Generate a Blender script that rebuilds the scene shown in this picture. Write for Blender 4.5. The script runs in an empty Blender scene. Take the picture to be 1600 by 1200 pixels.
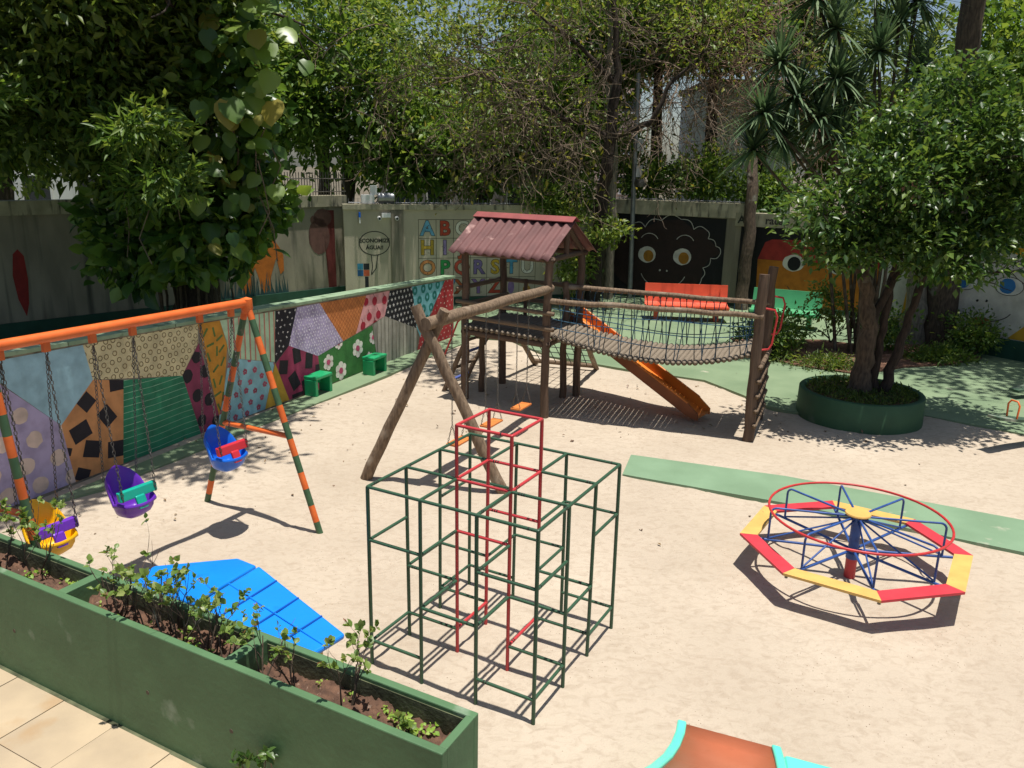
import bpy, math, random
import numpy as np
from mathutils import Vector, Matrix
random.seed(7); rng = np.random.default_rng(11)
scene = bpy.context.scene
C = scene.collection
R_ = math.radians
# ---------------- camera, sky, sun, exposure ----------------
cam = bpy.data.objects.new('camera', bpy.data.cameras.new('camera')); C.objects.link(cam)
PITCH, ROLL, CAMZ = R_(15.376), R_(1.1135), 3.988
fw = Vector((0, math.cos(PITCH), -math.sin(PITCH))); u0 = Vector((0, math.sin(PITCH), math.cos(PITCH))); r0 = Vector((1, 0, 0))
rr = r0*math.cos(ROLL) + u0*math.sin(ROLL); uu = u0*math.cos(ROLL) - r0*math.sin(ROLL)
M = Matrix((rr, uu, -fw)).transposed().to_4x4(); M.translation = (0, 0, CAMZ)
cam.matrix_world = M
cam.data.sensor_width = 36; cam.data.lens = 1250/1600*36
cam.data.clip_start = 0.05; cam.data.clip_end = 2000
scene.camera = cam
SUNV = Vector((0.085, -0.075, 1.0)).normalized()          # towards the sun
w = bpy.data.worlds.new('World'); scene.world = w; w.use_nodes = True
nt = w.node_tree; nt.nodes.clear()
sky = nt.nodes.new('ShaderNodeTexSky'); sky.sky_type = 'NISHITA'; sky.sun_disc = False
sky.sun_elevation = math.asin(SUNV.z); sky.sun_rotation = math.atan2(SUNV.x, SUNV.y)
sky.dust_density = 1.5; sky.air_density = 1.0; sky.ozone_density = 1.0
bg = nt.nodes.new('ShaderNodeBackground'); bg.inputs['Strength'].default_value = 0.075
ow = nt.nodes.new('ShaderNodeOutputWorld')
nt.links.new(sky.outputs[0], bg.inputs[0]); nt.links.new(bg.outputs[0], ow.inputs[0])
sun = bpy.data.objects.new('sun', bpy.data.lights.new('sun', 'SUN')); C.objects.link(sun)
sun.data.energy = 4.7; sun.data.angle = R_(0.53); sun.data.color = (1.0, 0.955, 0.89)
sun.rotation_euler = SUNV.to_track_quat('Z', 'Y').to_euler(); sun.location = (0, 0, 30)
scene.view_settings.view_transform = 'Standard'; scene.view_settings.look = 'None'
scene.view_settings.exposure = 0.36; scene.view_settings.gamma = 1.0
scene.view_settings.use_curve_mapping = False

# ---------------- materials ----------------
def hexc(h):
    h = h.lstrip('#'); out = []
    for i in (0, 2, 4):
        c = int(h[i:i+2], 16)/255; out.append(c/12.92 if c <= .04045 else ((c+.055)/1.055)**2.4)
    return tuple(out)
def c4(c): return (c[0], c[1], c[2], 1)
def mul(c, k): return tuple(min(1, x*k) for x in c)
MATS = {}
def pm(name, c1, c2=None, rough=.6, scale=4., bump=0., bscale=40., spec=.4, metal=0., sv=(1, 1, 1), lo=.35, hi=.65, c3=None, c3scale=1.2, c3lo=.62, c3hi=.75, c3sv=(1, 1, 1), detail=5., coat=0., trans=0.):
    """paint / wood / stone: two-tone noise, optional third blotch colour, bump"""
    if name in MATS: return MATS[name]
    m = bpy.data.materials.new(name); m.use_nodes = True; t = m.node_tree; N = t.nodes; L = t.links
    b = N['Principled BSDF']; b.inputs['Roughness'].default_value = rough; b.inputs['Metallic'].default_value = metal
    b.inputs['Specular IOR Level'].default_value = spec; b.inputs['Coat Weight'].default_value = coat
    tc = N.new('ShaderNodeTexCoord'); oi = N.new('ShaderNodeObjectInfo')
    mu = N.new('ShaderNodeMath'); mu.operation = 'MULTIPLY'; mu.inputs[1].default_value = 37.; L.new(oi.outputs['Random'], mu.inputs[0])
    ad = N.new('ShaderNodeVectorMath'); ad.operation = 'ADD'; L.new(tc.outputs['Object'], ad.inputs[0]); L.new(mu.outputs[0], ad.inputs[1])
    def noise(sc, s, det=detail):
        mp = N.new('ShaderNodeMapping'); mp.inputs['Scale'].default_value = s; L.new(ad.outputs[0], mp.inputs[0])
        n = N.new('ShaderNodeTexNoise'); n.inputs['Scale'].default_value = sc; n.inputs['Detail'].default_value = det; L.new(mp.outputs[0], n.inputs[0]); return n
    if c2 is None: c2 = mul(c1, .8)
    n1 = noise(scale, sv); cr = N.new('ShaderNodeValToRGB'); L.new(n1.outputs[0], cr.inputs[0])
    cr.color_ramp.elements[0].position = lo; cr.color_ramp.elements[1].position = hi
    cr.color_ramp.elements[0].color = c4(c2); cr.color_ramp.elements[1].color = c4(c1)
    col = cr.outputs[0]
    if c3 is not None:
        n3 = noise(c3scale, c3sv, 8.); r3 = N.new('ShaderNodeValToRGB'); L.new(n3.outputs[0], r3.inputs[0])
        r3.color_ramp.elements[0].position = c3lo; r3.color_ramp.elements[1].position = c3hi
        mx = N.new('ShaderNodeMix'); mx.data_type = 'RGBA'; L.new(r3.outputs[0], mx.inputs[0]); L.new(col, mx.inputs[6]); mx.inputs[7].default_value = c4(c3); col = mx.outputs[2]
    L.new(col, b.inputs['Base Color'])
    if bump > 0:
        n2 = noise(bscale, sv, 4.); bp = N.new('ShaderNodeBump'); bp.inputs['Strength'].default_value = bump; bp.inputs['Distance'].default_value = .02
        L.new(n2.outputs[0], bp.inputs['Height']); L.new(bp.outputs[0], b.inputs['Normal'])
    MATS[name] = m; return m
def leafmat(name, cols, rough=.45, transl=.35, spec=.4):
    if name in MATS: return MATS[name]
    m = bpy.data.materials.new(name); m.use_nodes = True; t = m.node_tree; N = t.nodes; L = t.links
    b = N['Principled BSDF']; b.inputs['Roughness'].default_value = rough; b.inputs['Specular IOR Level'].default_value = spec
    at = N.new('ShaderNodeAttribute'); at.attribute_name = 'tint'
    cr = N.new('ShaderNodeValToRGB'); el = cr.color_ramp.elements
    for i, c in enumerate(cols):
        p = i/(len(cols)-1)
        e = el[i] if i < 2 else el.new(p)
        e.position = p; e.color = c4(c)
    L.new(at.outputs['Fac'], cr.inputs[0]); L.new(cr.outputs[0], b.inputs['Base Color'])
    tr = N.new('ShaderNodeBsdfTranslucent'); hs = N.new('ShaderNodeHueSaturation'); hs.inputs['Hue'].default_value = .48; hs.inputs['Value'].default_value = 1.35; hs.inputs['Saturation'].default_value = 1.1
    L.new(cr.outputs[0], hs.inputs['Color']); L.new(hs.outputs[0], tr.inputs[0])
    mx = N.new('ShaderNodeMixShader'); mx.inputs[0].default_value = transl
    L.new(b.outputs[0], mx.inputs[1]); L.new(tr.outputs[0], mx.inputs[2]); L.new(mx.outputs[0], N['Material Output'].inputs[0])
    MATS[name] = m; return m

# ---------------- mesh helpers ----------------
def V(*a): return Vector(a)
def put(o, parent=None, label=None, cat=None, group=None, kind=None):
    C.objects.link(o)
    if parent is not None: o.parent = parent
    if label: o['label'] = label
    if cat: o['category'] = cat
    if group: o['group'] = group
    if kind: o['kind'] = kind
    return o
def thing(name, loc, label, cat, group=None, rz=0.):
    o = bpy.data.objects.new(name, None); o.empty_display_size = .2
    o.location = loc; o.rotation_euler = (0, 0, rz)
    return put(o, None, label, cat, group)
def world_loc(o):
    p = Vector(o.location)
    while o.parent is not None:
        o = o.parent; p = p + Vector(o.location)
    return p
class MB:
    def __init__(s): s.v = []; s.f = []; s.m = []
    def add(s, vs, fs, m=0):
        o = len(s.v); s.v += [tuple(p) for p in vs]; s.f += [tuple(i+o for i in f) for f in fs]; s.m += [m]*len(fs); return s
    def obox(s, o, a, b, c, m=0):      # corner o, edge vectors a, b, c (right-handed)
        o, a, b, c = Vector(o), Vector(a), Vector(b), Vector(c)
        p = [o, o+a, o+a+b, o+b, o+c, o+a+c, o+a+b+c, o+b+c]
        return s.add(p, [(0, 3, 2, 1), (4, 5, 6, 7), (0, 1, 5, 4), (1, 2, 6, 5), (2, 3, 7, 6), (3, 0, 4, 7)], m)
    def box(s, c, sz, rz=0., m=0):
        ca, sa = math.cos(rz), math.sin(rz); a = V(ca, sa, 0)*sz[0]; b = V(-sa, ca, 0)*sz[1]; k = V(0, 0, sz[2])
        return s.obox(Vector(c)-a/2-b/2-k/2, a, b, k, m)
    def tube(s, pts, rad, n=8, m=0, cap=True, closed=False):
        P = [Vector(p) for p in pts]; k = len(P); rads = rad if hasattr(rad, '__len__') else [rad]*k
        o = len(s.v); prev = None
        for i, p in enumerate(P):
            if closed: t = P[(i+1) % k]-P[i-1]
            else: t = P[min(i+1, k-1)]-P[max(i-1, 0)]
            if t.length < 1e-9: t = V(0, 0, 1)
            t.normalize()
            if prev is None:
                x = t.cross(V(0, 0, 1))
                if x.length < 1e-3: x = V(1, 0, 0)
            else: x = prev - t*prev.dot(t)
            x.normalize(); prev = x; y = t.cross(x)
            for j in range(n):
                a = 2*math.pi*j/n; s.v.append(tuple(p+(x*math.cos(a)+y*math.sin(a))*rads[i]))
        for i in range(k if closed else k-1):
            i2 = (i+1) % k
            for j in range(n):
                j2 = (j+1) % n; s.f.append((o+i*n+j, o+i*n+j2, o+i2*n+j2, o+i2*n+j)); s.m.append(m)
        if cap and not closed:
            s.f.append(tuple(o+j for j in reversed(range(n)))); s.m.append(m)
            s.f.append(tuple(o+(k-1)*n+j for j in range(n))); s.m.append(m)
        return s
    def lathe(s, c, prof, n=32, m=0):   # prof: (r, z) list
        o = len(s.v); k = len(prof)
        for r, z in prof:
            for j in range(n):
                a = 2*math.pi*j/n; s.v.append((c[0]+r*math.cos(a), c[1]+r*math.sin(a), c[2]+z))
        for i in range(k-1):
            for j in range(n):
                j2 = (j+1) % n; s.f.append((o+i*n+j, o+i*n+j2, o+(i+1)*n+j2, o+(i+1)*n+j)); s.m.append(m)
        return s
    def prism(s, pts, z0, z1, m=0):     # ccw plan polygon
        n = len(pts)
        s.add([(p[0], p[1], z0) for p in pts]+[(p[0], p[1], z1) for p in pts], [tuple(reversed(range(n))), tuple(range(n, 2*n))]+[(i, (i+1) % n, n+(i+1) % n, n+i) for i in range(n)], m); return s
    def build(s, name, mats, parent=None, origin=None, local=False, smooth=0, label=None, cat=None, group=None, kind=None):
        me = bpy.data.meshes.new(name)
        off = V(0, 0, 0)
        if origin is not None: off = Vector(origin)
        elif parent is not None and not local: off = world_loc(parent)
        vs = s.v if off.length == 0 else [(a-off.x, b-off.y, c-off.z) for a, b, c in s.v]
        me.from_pydata(vs, [], s.f)
        if not isinstance(mats, (list, tuple)): mats = [mats]
        for q in mats: me.materials.append(q)
        if len(mats) > 1: me.polygons.foreach_set('material_index', s.m)
        if smooth:
            me.polygons.foreach_set('use_smooth', [True]*len(me.polygons)); me.update()
            me.set_sharp_from_angle(angle=R_(smooth))
        me.update()
        o = bpy.data.objects.new(name, me)
        if origin is not None:
            o.location = off if parent is None else off-world_loc(parent)
        return put(o, parent, label, cat, group, kind)
_unit = {}
def bar(name, p, q, r, mat, parent, n=10):
    """round bar from p to q as its own object, sharing one unit cylinder per material"""
    p, q = Vector(p), Vector(q); key = (mat.name, n)
    if key not in _unit:
        mb = MB(); mb.tube([(0, 0, 0), (0, 0, .02), (0, 0, .98), (0, 0, 1)], [.96, 1, 1, .96], n)
        me = bpy.data.meshes.new('bar'); me.from_pydata(mb.v, [], mb.f); me.materials.append(mat)
        me.polygons.foreach_set('use_smooth', [True]*len(me.polygons)); me.update(); me.set_sharp_from_angle(angle=R_(50)); _unit[key] = me
    o = bpy.data.objects.new(name, _unit[key]); d = q-p
    o.rotation_mode = 'QUATERNION'; o.rotation_quaternion = d.to_track_quat('Z', 'Y'); o.scale = (r, r, d.length)
    o.location = p-(world_loc(parent) if parent is not None else V(0, 0, 0))
    return put(o, parent)
def copy_tree(o, parent=None):
    c = o.copy(); C.objects.link(c); c.parent = parent
    for ch in list(o.children): copy_tree(ch, c)
    return c
def np_mesh(name, verts, faces, mat, parent=None, tint=None, origin=None, smooth=False, **kw):
    """fast mesh from numpy verts (n,3) and equal-sized faces (m,k)"""
    off = Vector(origin) if origin is not None else (world_loc(parent) if parent is not None else V(0, 0, 0))
    verts = np.asarray(verts, np.float32)-np.array(off, np.float32); faces = np.asarray(faces, np.int32); k = faces.shape[1]
    me = bpy.data.meshes.new(name); me.vertices.add(len(verts)); me.vertices.foreach_set('co', verts.ravel())
    me.loops.add(faces.size); me.loops.foreach_set('vertex_index', faces.ravel())
    me.polygons.add(len(faces)); me.polygons.foreach_set('loop_start', np.arange(0, faces.size, k, dtype=np.int32))
    me.polygons.foreach_set('loop_total', np.full(len(faces), k, np.int32))
    if smooth: me.polygons.foreach_set('use_smooth', np.ones(len(faces), bool))
    me.update(calc_edges=True); me.validate()
    if tint is not None:
        a = me.attributes.new('tint', 'FLOAT', 'POINT'); a.data.foreach_set('value', np.asarray(tint, np.float32))
    me.materials.append(mat); o = bpy.data.objects.new(name, me)
    if origin is not None: o.location = off if parent is None else off-world_loc(parent)
    return put(o, parent, **kw)
LEAF4 = np.array([[0, 0, 0], [-.5, .45, .12], [0, 1, -.05], [.5, .45, .12]]); LEAF4F = np.array([[0, 2, 1], [0, 3, 2]])
LEAF8 = np.array([[0, 0, 0], [-.32, .22, .07], [-.48, .5, .1], [-.28, .8, .05], [0, 1.02, -.1], [.28, .8, .05], [.48, .5, .1], [.32, .22, .07], [0, .5, 0]])
LEAF8F = np.array([[8, 1, 0], [8, 2, 1], [8, 3, 2], [8, 4, 3], [8, 5, 4], [8, 6, 5], [8, 7, 6], [8, 0, 7]])
def leaf_geo(pos, size, width=.5, up=.5, shape=0, out=None, jitter=.35):
    """leaves at pos (n,3): returns verts, faces, tint. out: outward directions"""
    n = len(pos); base, F = (LEAF4, LEAF4F) if shape == 0 else (LEAF8, LEAF8F)
    d = rng.normal(size=(n, 3))
    if out is not None: d = d*.7+out
    d[:, 2] -= .15; d /= np.linalg.norm(d, axis=1)[:, None]+1e-9
    nn = rng.normal(size=(n, 3))*.7; nn[:, 2] += up*2
    nn -= d*(nn*d).sum(1)[:, None]; nn /= np.linalg.norm(nn, axis=1)[:, None]+1e-9
    x = np.cross(d, nn); s = size*(1+jitter*rng.normal(size=n)).clip(.45, 1.8)
    B = base[None]*s[:, None, None]
    vv = pos[:, None]+B[:, :, :1]*x[:, None]*width*2*.5+B[:, :, 1:2]*d[:, None]+B[:, :, 2:3]*nn[:, None]
    k = len(base); ff = (F[None]+(np.arange(n)*k)[:, None, None]).reshape(-1, 3)
    t = np.repeat(rng.random(n), k)
    return vv.reshape(-1, 3), ff, t
def merge(gs):
    vs, fs, ts, o = [], [], [], 0
    for v, f, t in gs: vs.append(v); fs.append(f+o); ts.append(t); o += len(v)
    return np.concatenate(vs), np.concatenate(fs), np.concatenate(ts)
def clump_points(blobs, nclump, per, spread, shell=.55):
    """leaf positions in clumps inside ellipsoid blobs [(cx,cy,cz,rx,ry,rz,weight)]"""
    ws = np.array([b[6] for b in blobs], float); ws /= ws.sum(); P, O = [], []
    for b, k in zip(blobs, rng.multinomial(nclump, ws)):
        d = rng.normal(size=(k, 3)); d /= np.linalg.norm(d, axis=1)[:, None]
        rad = (shell+(1-shell)*rng.random(k)**.6)[:, None]
        c = np.array(b[:3])+d*np.array(b[3:6])*rad
        p = np.repeat(c, per, 0)+rng.normal(size=(k*per, 3))*spread*np.array([1, 1, .65])
        P.append(p); O.append(np.repeat(d, per, 0))
    return np.concatenate(P), np.concatenate(O)
def grow(p, d, length, r, depth, segs, tips, spread=.6, nseg=4, wob=.18, kids=(2, 3), shrink=.7, up=.05):
    """recursive limbs: segs gets (points, radii)"""
    pts = [Vector(p)]; rad = [r]; d = Vector(d).normalized()
    for i in range(nseg):
        d = (d+Vector((random.gauss(0, wob), random.gauss(0, wob), random.gauss(0, wob)+up))).normalized()
        pts.append(pts[-1]+d*length/nseg); rad.append(r*(1-.45*(i+1)/nseg))
    segs.append((pts, rad))
    if depth <= 0: tips.append((pts[-1], d)); return
    for k in range(random.randint(*kids)):
        t = random.randint(max(1, nseg-2), nseg); a = random.random()*6.283
        ax = d.cross(V(math.cos(a), math.sin(a), .3)).normalized()
        nd = (d*math.cos(spread)+ax*math.sin(spread)*random.uniform(.6, 1.3)).normalized()
        grow(pts[t], nd, length*shrink*random.uniform(.8, 1.2), rad[t]*.72, depth-1, segs, tips, spread, nseg, wob, kids, shrink, up)
def limbs(name, segs, mat, parent, n=6):
    mb = MB()
    for pts, rad in segs: mb.tube(pts, rad, n if max(rad) > .015 else 3, cap=True)
    return mb.build(name, mat, parent, smooth=60)
# ---------------- palette ----------------
m_sand = None
def sand_material():
    m = bpy.data.materials.new('sand'); m.use_nodes = True; t = m.node_tree; N = t.nodes; L = t.links
    b = N['Principled BSDF']; b.inputs['Roughness'].default_value = .95; b.inputs['Specular IOR Level'].default_value = .1
    tc = N.new('ShaderNodeTexCoord')
    def noise(sc, det=6., sv=(1, 1, 1), dist=0.):
        mp = N.new('ShaderNodeMapping'); mp.inputs['Scale'].default_value = sv; mp.inputs['Rotation'].default_value = (0, 0, .5); L.new(tc.outputs['Object'], mp.inputs[0])
        n = N.new('ShaderNodeTexNoise'); n.inputs['Scale'].default_value = sc; n.inputs['Detail'].default_value = det; n.inputs['Distortion'].default_value = dist; L.new(mp.outputs[0], n.inputs[0]); return n
    def ramp(src, a, ca, bb, cb):
        r = N.new('ShaderNodeValToRGB'); L.new(src, r.inputs[0]); e = r.color_ramp.elements
        e[0].position = a; e[0].color = c4(ca); e[1].position = bb; e[1].color = c4(cb); return r.outputs[0]
    def mix(f, a, bcol):
        x = N.new('ShaderNodeMix'); x.data_type = 'RGBA'; L.new(f, x.inputs[0]); L.new(a, x.inputs[6]); x.inputs[7].default_value = c4(bcol); return x.outputs[2]
    base = ramp(noise(.55, 8.).outputs[0], .3, (.405, .338, .258), .68, (.50, .424, .329))
    fine = mix(ramp(noise(9, 6., (1, 1.5, 1), 1.0).outputs[0], .46, (0, 0, 0), .7, (.5, .5, .5)), base, (.33, .26, .19))
    sp = N.new('ShaderNodeTexVoronoi'); sp.inputs['Scale'].default_value = 22.; L.new(tc.outputs['Object'], sp.inputs[0])
    msk = N.new('ShaderNodeMath'); msk.operation = 'LESS_THAN'; msk.inputs[1].default_value = .1; L.new(sp.outputs['Distance'], msk.inputs[0])
    pn = ramp(noise(1.1, 5.).outputs[0], .47, (0, 0, 0), .58, (1, 1, 1)); m2 = N.new('ShaderNodeMath'); m2.operation = 'MULTIPLY'; L.new(msk.outputs[0], m2.inputs[0]); L.new(pn, m2.inputs[1])
    L.new(mix(m2.outputs[0], fine, (.17, .12, .08)), b.inputs['Base Color'])
    h1 = noise(60, 4.); h2 = noise(8, 5., (1, 1.6, 1), 1.0); a = N.new('ShaderNodeMath'); a.operation = 'MULTIPLY_ADD'; L.new(h2.outputs[0], a.inputs[0]); a.inputs[1].default_value = 2.2; L.new(h1.outputs[0], a.inputs[2])
    bp = N.new('ShaderNodeBump'); bp.inputs['Strength'].default_value = .6; bp.inputs['Distance'].default_value = .012; L.new(a.outputs[0], bp.inputs['Height']); L.new(bp.outputs[0], b.inputs['Normal'])
    return m
m_sand = sand_material()
m_floor = pm('green_floor_paint', (.20, .27, .155), (.15, .215, .12), rough=.7, scale=1.2, bump=.15, bscale=30, c3=(.42, .40, .30), c3scale=2.2, c3lo=.66, c3hi=.72)
m_soilg = pm('ground_dirt', (.16, .13, .09), (.09, .08, .05), rough=.95, scale=.6, bump=.4, bscale=9)
m_green = pm('planter_green_paint', (.085, .175, .078), (.068, .14, .062), rough=.6, scale=2.5, bump=.18, bscale=18, c3=(.20, .27, .18), c3scale=3.0, c3lo=.66, c3hi=.74)
m_green_lit = pm('planter_green_lit', (.14, .30, .15), (.11, .245, .12), rough=.6, scale=4, bump=.15, bscale=25, c3=(.10, .12, .07), c3scale=3.5, c3lo=.63, c3hi=.72)  # lighter copy of the planter green with sunlight in its colour; not applied
m_moss = pm('mossy_concrete', (.13, .14, .075), (.045, .05, .025), rough=.95, scale=6, bump=.4, bscale=40)
m_soil = pm('planter_soil', (.155, .082, .05), (.07, .038, .025), rough=.95, scale=14, bump=.8, bscale=45, c3=(.22, .15, .11), c3scale=25, c3lo=.66, c3hi=.7)
m_tile = pm('slate_tile', (.47, .37, .24), (.38, .30, .20), rough=.65, scale=2.2, bump=.2, bscale=12, c3=(.36, .22, .10), c3scale=1.6, c3lo=.58, c3hi=.74)
m_grout = pm('grout', (.13, .10, .07), rough=.95)
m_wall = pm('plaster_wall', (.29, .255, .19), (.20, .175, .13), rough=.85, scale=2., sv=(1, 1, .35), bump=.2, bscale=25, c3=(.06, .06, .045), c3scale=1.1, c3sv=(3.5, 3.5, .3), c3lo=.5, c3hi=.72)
m_beam = pm('stained_beam', (.42, .38, .27), (.27, .25, .17), rough=.9, scale=3, bump=.2, c3=(.06, .06, .045), c3scale=2.2, c3sv=(4, 4, .6), c3lo=.55, c3hi=.7)
m_skirt = pm('dark_green_skirting', (.018, .07, .045), (.012, .05, .03), rough=.55, scale=3)
m_mint = pm('coping_mint', (.27, .37, .235), (.19, .28, .17), rough=.7, scale=5, bump=.2, c3=(.10, .14, .08), c3scale=4, c3lo=.6, c3hi=.7)
def paint(name, h, v=.85, **k): 
    c = hexc(h); k.setdefault('c3', mul(c, .55)); return pm('mural_'+name, c, mul(c, v*.82), rough=.75, scale=5, lo=.3, hi=.6, bump=.22, bscale=28, c3scale=1.5, c3sv=(2.5, 2.5, .5), c3lo=.62, c3hi=.85, **k)

# ---------------- ground ----------------
g_ = 260.
MB().add([(-g_, -60, -.14), (g_, -60, -.14), (g_, 2*g_, -.14), (-g_, 2*g_, -.14)], [(0, 1, 2, 3)]).build('ground', m_soilg, kind='structure')
def sand_h(x, y):
    h = 0
    for a, b, c, k in ((.9, .5, 1., .010), (-.6, 1.3, 2., .008), (2.3, 1.1, .4, .006), (3.1, -2.7, 1.9, .0045), (-5.3, 4.1, .2, .003), (6.7, 7.9, 3.3, .0022), (-11., 6., 1.1, .0015)):
        h = h+k*np.sin(a*x+b*y+c+.8*np.sin(b*.7*x-a*.6*y))
    return h-.022
nx, ny = 300, 320
X, Y = np.meshgrid(np.linspace(-7.5, 10.5, nx), np.linspace(2.2, 19.4, ny))
foot = sum(-.02*np.exp(-(((X-a)**2+(Y-b)**2)/.18**2)) for a, b in [(random.uniform(-4, 6), random.uniform(5, 12)) for _ in range(70)])
for _ in range(420):
    a, b, an = random.uniform(-4.5, 7.5), random.uniform(4.6, 16), random.random()*3.14; ux, uy = (X-a)*math.cos(an)+(Y-b)*math.sin(an), -(X-a)*math.sin(an)+(Y-b)*math.cos(an); q = (ux/.115)**2+(uy/.055)**2; foot = foot-.022*np.exp(-q)+.009*np.exp(-(np.sqrt(q)-1.55)**2/.2)
for a, b in [(-3.08, 8.1), (-3.6, 7.0), (-4.0, 6.4), (.12, 11.7), (-.3, 10.9), (-.68, 10.1), (3.1, 12.6)]: foot = foot-.06*np.exp(-(((X-a)**2+(Y-b)**2)/.38**2))
Z = sand_h(X, Y)+foot*.6
for (a, b) in [(-2.08, 8.11), (-3.66, 8.91), (-1.92, 9.78), (-.05, 9.34)]: Z = Z+.03*np.exp(-(((X-a)**2+(Y-b)**2)/.15**2))
idx = (np.arange(ny-1)[:, None]*nx+np.arange(nx-1)[None]).ravel()
np_mesh('sand', np.stack([X, Y, Z], -1).reshape(-1, 3), np.stack([idx, idx+1, idx+nx+1, idx+nx], -1), m_sand, smooth=True, kind='structure')
pave = [(-1.5, 18.9), (0, 18.2), (.81, 16.75), (2.3, 15.75), (3.73, 15.0), (4.2, 14.0), (4.45, 13.3), (5.0, 12.84), (6.0, 13.0), (7.0, 12.95), (8.12, 12.04), (10, 10.5), (16, 6.5), (24, 10), (24, 34), (-22, 34), (-22, 8), (-8.2, 8), (-5.9, 9.2), (-1.75, 18.6)]
MB().prism(pave, -.13, .02).build('pavement', m_floor, kind='structure')
MB().prism([(1.5, 10.0), (3.4, 9.15), (5.61, 7.94), (8.2, 6.35), (8.8, 7.2), (6.12, 8.78), (3.7, 10.05), (1.72, 10.76)], -.06, .018).build('path', pm('path_green_paint', (.19, .295, .18), (.155, .245, .145), rough=.65, scale=1.5, bump=.12, bscale=30, c3=(.34, .36, .26), c3scale=2.5, c3lo=.64, c3hi=.7), kind='structure')
MB().prism([(-5.6, 8.6), (-5.05, 9.2), (-3.95, 11.6), (-2.35, 15.1), (-1.1, 18.0), (-1.2, 18.9), (-1.7, 18.2)], -.06, .008).build('wall_footing_strip', m_floor, kind='structure')
# patio of slate tiles
pat = MB().prism([(-7.5, 7.0), (-.34, 3.3), (.6, 2.85), (-.6, .4), (-9, 3.0)], -.12, .0).build("patio", m_grout, kind='structure')
pd = V(-.885, .465, 0).normalized(); pn = V(.465, .885, 0).normalized()
N0 = V(-.34, 3.64, 0)
for i in range(13):
    for j in range(5):
        tw, th = .58, .52
        s0 = i*tw-.1; t0 = -.02-(j+1)*th
        c = N0+pd*(s0+tw/2)+pn*(t0+th/2)
        a = pd*(tw-.008); b = -pn*(th-.008)
        k = random.uniform(-.002, .003)
        MB().obox(c-a/2-b/2+V(0, 0, -.03), a, b, V(0, 0, .038+k)).build('tile', m_tile, pat, origin=c)

# ---------------- painted walls ----------------
class Face:
    def __init__(s, P, d, flip=1):
        s.P = V(P[0], P[1], 0); s.d = V(d[0], d[1], 0).normalized(); s.n = V(-s.d.y, s.d.x, 0)*flip
    def pt(s, a, z, off=0.): return s.P+s.d*a+V(0, 0, z)+s.n*off
    def slab(s, mb, a0, a1, z0, z1, o0, o1, m=0):
        return mb.obox(s.pt(a0, z0, o0), s.d*(a1-a0), s.n*(o1-o0), V(0, 0, z1-z0), m) if s.n.cross(s.d).z < 0 else mb.obox(s.pt(a0, z0, o1), s.d*(a1-a0), s.n*(o0-o1), V(0, 0, z1-z0), m)
def area(p): return sum(p[i-1][0]*p[i][1]-p[i][0]*p[i-1][1] for i in range(len(p)))/2
def clip(poly, con):
    if area(con) < 0: con = con[::-1]
    out = list(poly)
    for i in range(len(con)):
        a, b = con[i-1], con[i]; inp = out; out = []
        ins = lambda p: (b[0]-a[0])*(p[1]-a[1])-(b[1]-a[1])*(p[0]-a[0]) >= 0
        for j in range(len(inp)):
            p, q = inp[j-1], inp[j]
            if ins(p) != ins(q):
                den = (b[0]-a[0])*(q[1]-p[1])-(b[1]-a[1])*(q[0]-p[0])
                t = ((b[1]-a[1])*(p[0]-a[0])-(b[0]-a[0])*(p[1]-a[1]))/(den or 1e-9); x = (p[0]+(q[0]-p[0])*t, p[1]+(q[1]-p[1])*t)
                if ins(q): out += [x, q]
                else: out.append(x)
            elif ins(q): out.append(q)
        if not out: break
    return out
def circ(x, z, r, n=14, rz=None): return [(x+r*math.cos(6.2832*i/n), z+(rz or r)*math.sin(6.2832*i/n)) for i in range(n)]
def ringp(x, z, r, w_, n=16, rz=None, a0=0, a1=6.2832):
    rz = rz or r; out = []
    for i in range(n):
        t0, t1 = a0+(a1-a0)*i/n, a0+(a1-a0)*(i+1)/n
        out.append([(x+(r-w_)*math.cos(t0), z+(rz-w_)*math.sin(t0)), (x+r*math.cos(t0), z+rz*math.sin(t0)), (x+r*math.cos(t1), z+rz*math.sin(t1)), (x+(r-w_)*math.cos(t1), z+(rz-w_)*math.sin(t1))])
    return out
def rectp(x, z, w_, h_, a=0.): 
    ca, sa = math.cos(a), math.sin(a); return [(x+u*ca-v*sa, z+u*sa+v*ca) for u, v in ((-w_/2, -h_/2), (w_/2, -h_/2), (w_/2, h_/2), (-w_/2, h_/2))]
def starp(x, z, r, n=5, k=.45): return [(x+(r if i % 2 == 0 else r*k)*math.sin(math.pi*i/n), z+(r if i % 2 == 0 else r*k)*math.cos(math.pi*i/n)) for i in range(2*n)]
def flower(x, z, r, n=5, rp=.42): return [circ(x+r*.55*math.sin(6.2832*i/n), z+r*.55*math.cos(6.2832*i/n), r*rp, 9) for i in range(n)]
def stroke(pts, w_):
    out = []
    for p, q in zip(pts[:-1], pts[1:]):
        dx, dz = q[0]-p[0], q[1]-p[1]; l = math.hypot(dx, dz) or 1e-6; nx_, nz_ = -dz/l*w_/2, dx/l*w_/2
        out.append([(p[0]+nx_, p[1]+nz_), (q[0]+nx_, q[1]+nz_), (q[0]-nx_, q[1]-nz_), (p[0]-nx_, p[1]-nz_)])
    return out
def arc(x, z, r, a0, a1, n=12, rz=None): return [(x+r*math.cos(a0+(a1-a0)*i/n), z+(rz or r)*math.sin(a0+(a1-a0)*i/n)) for i in range(n+1)]
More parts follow.
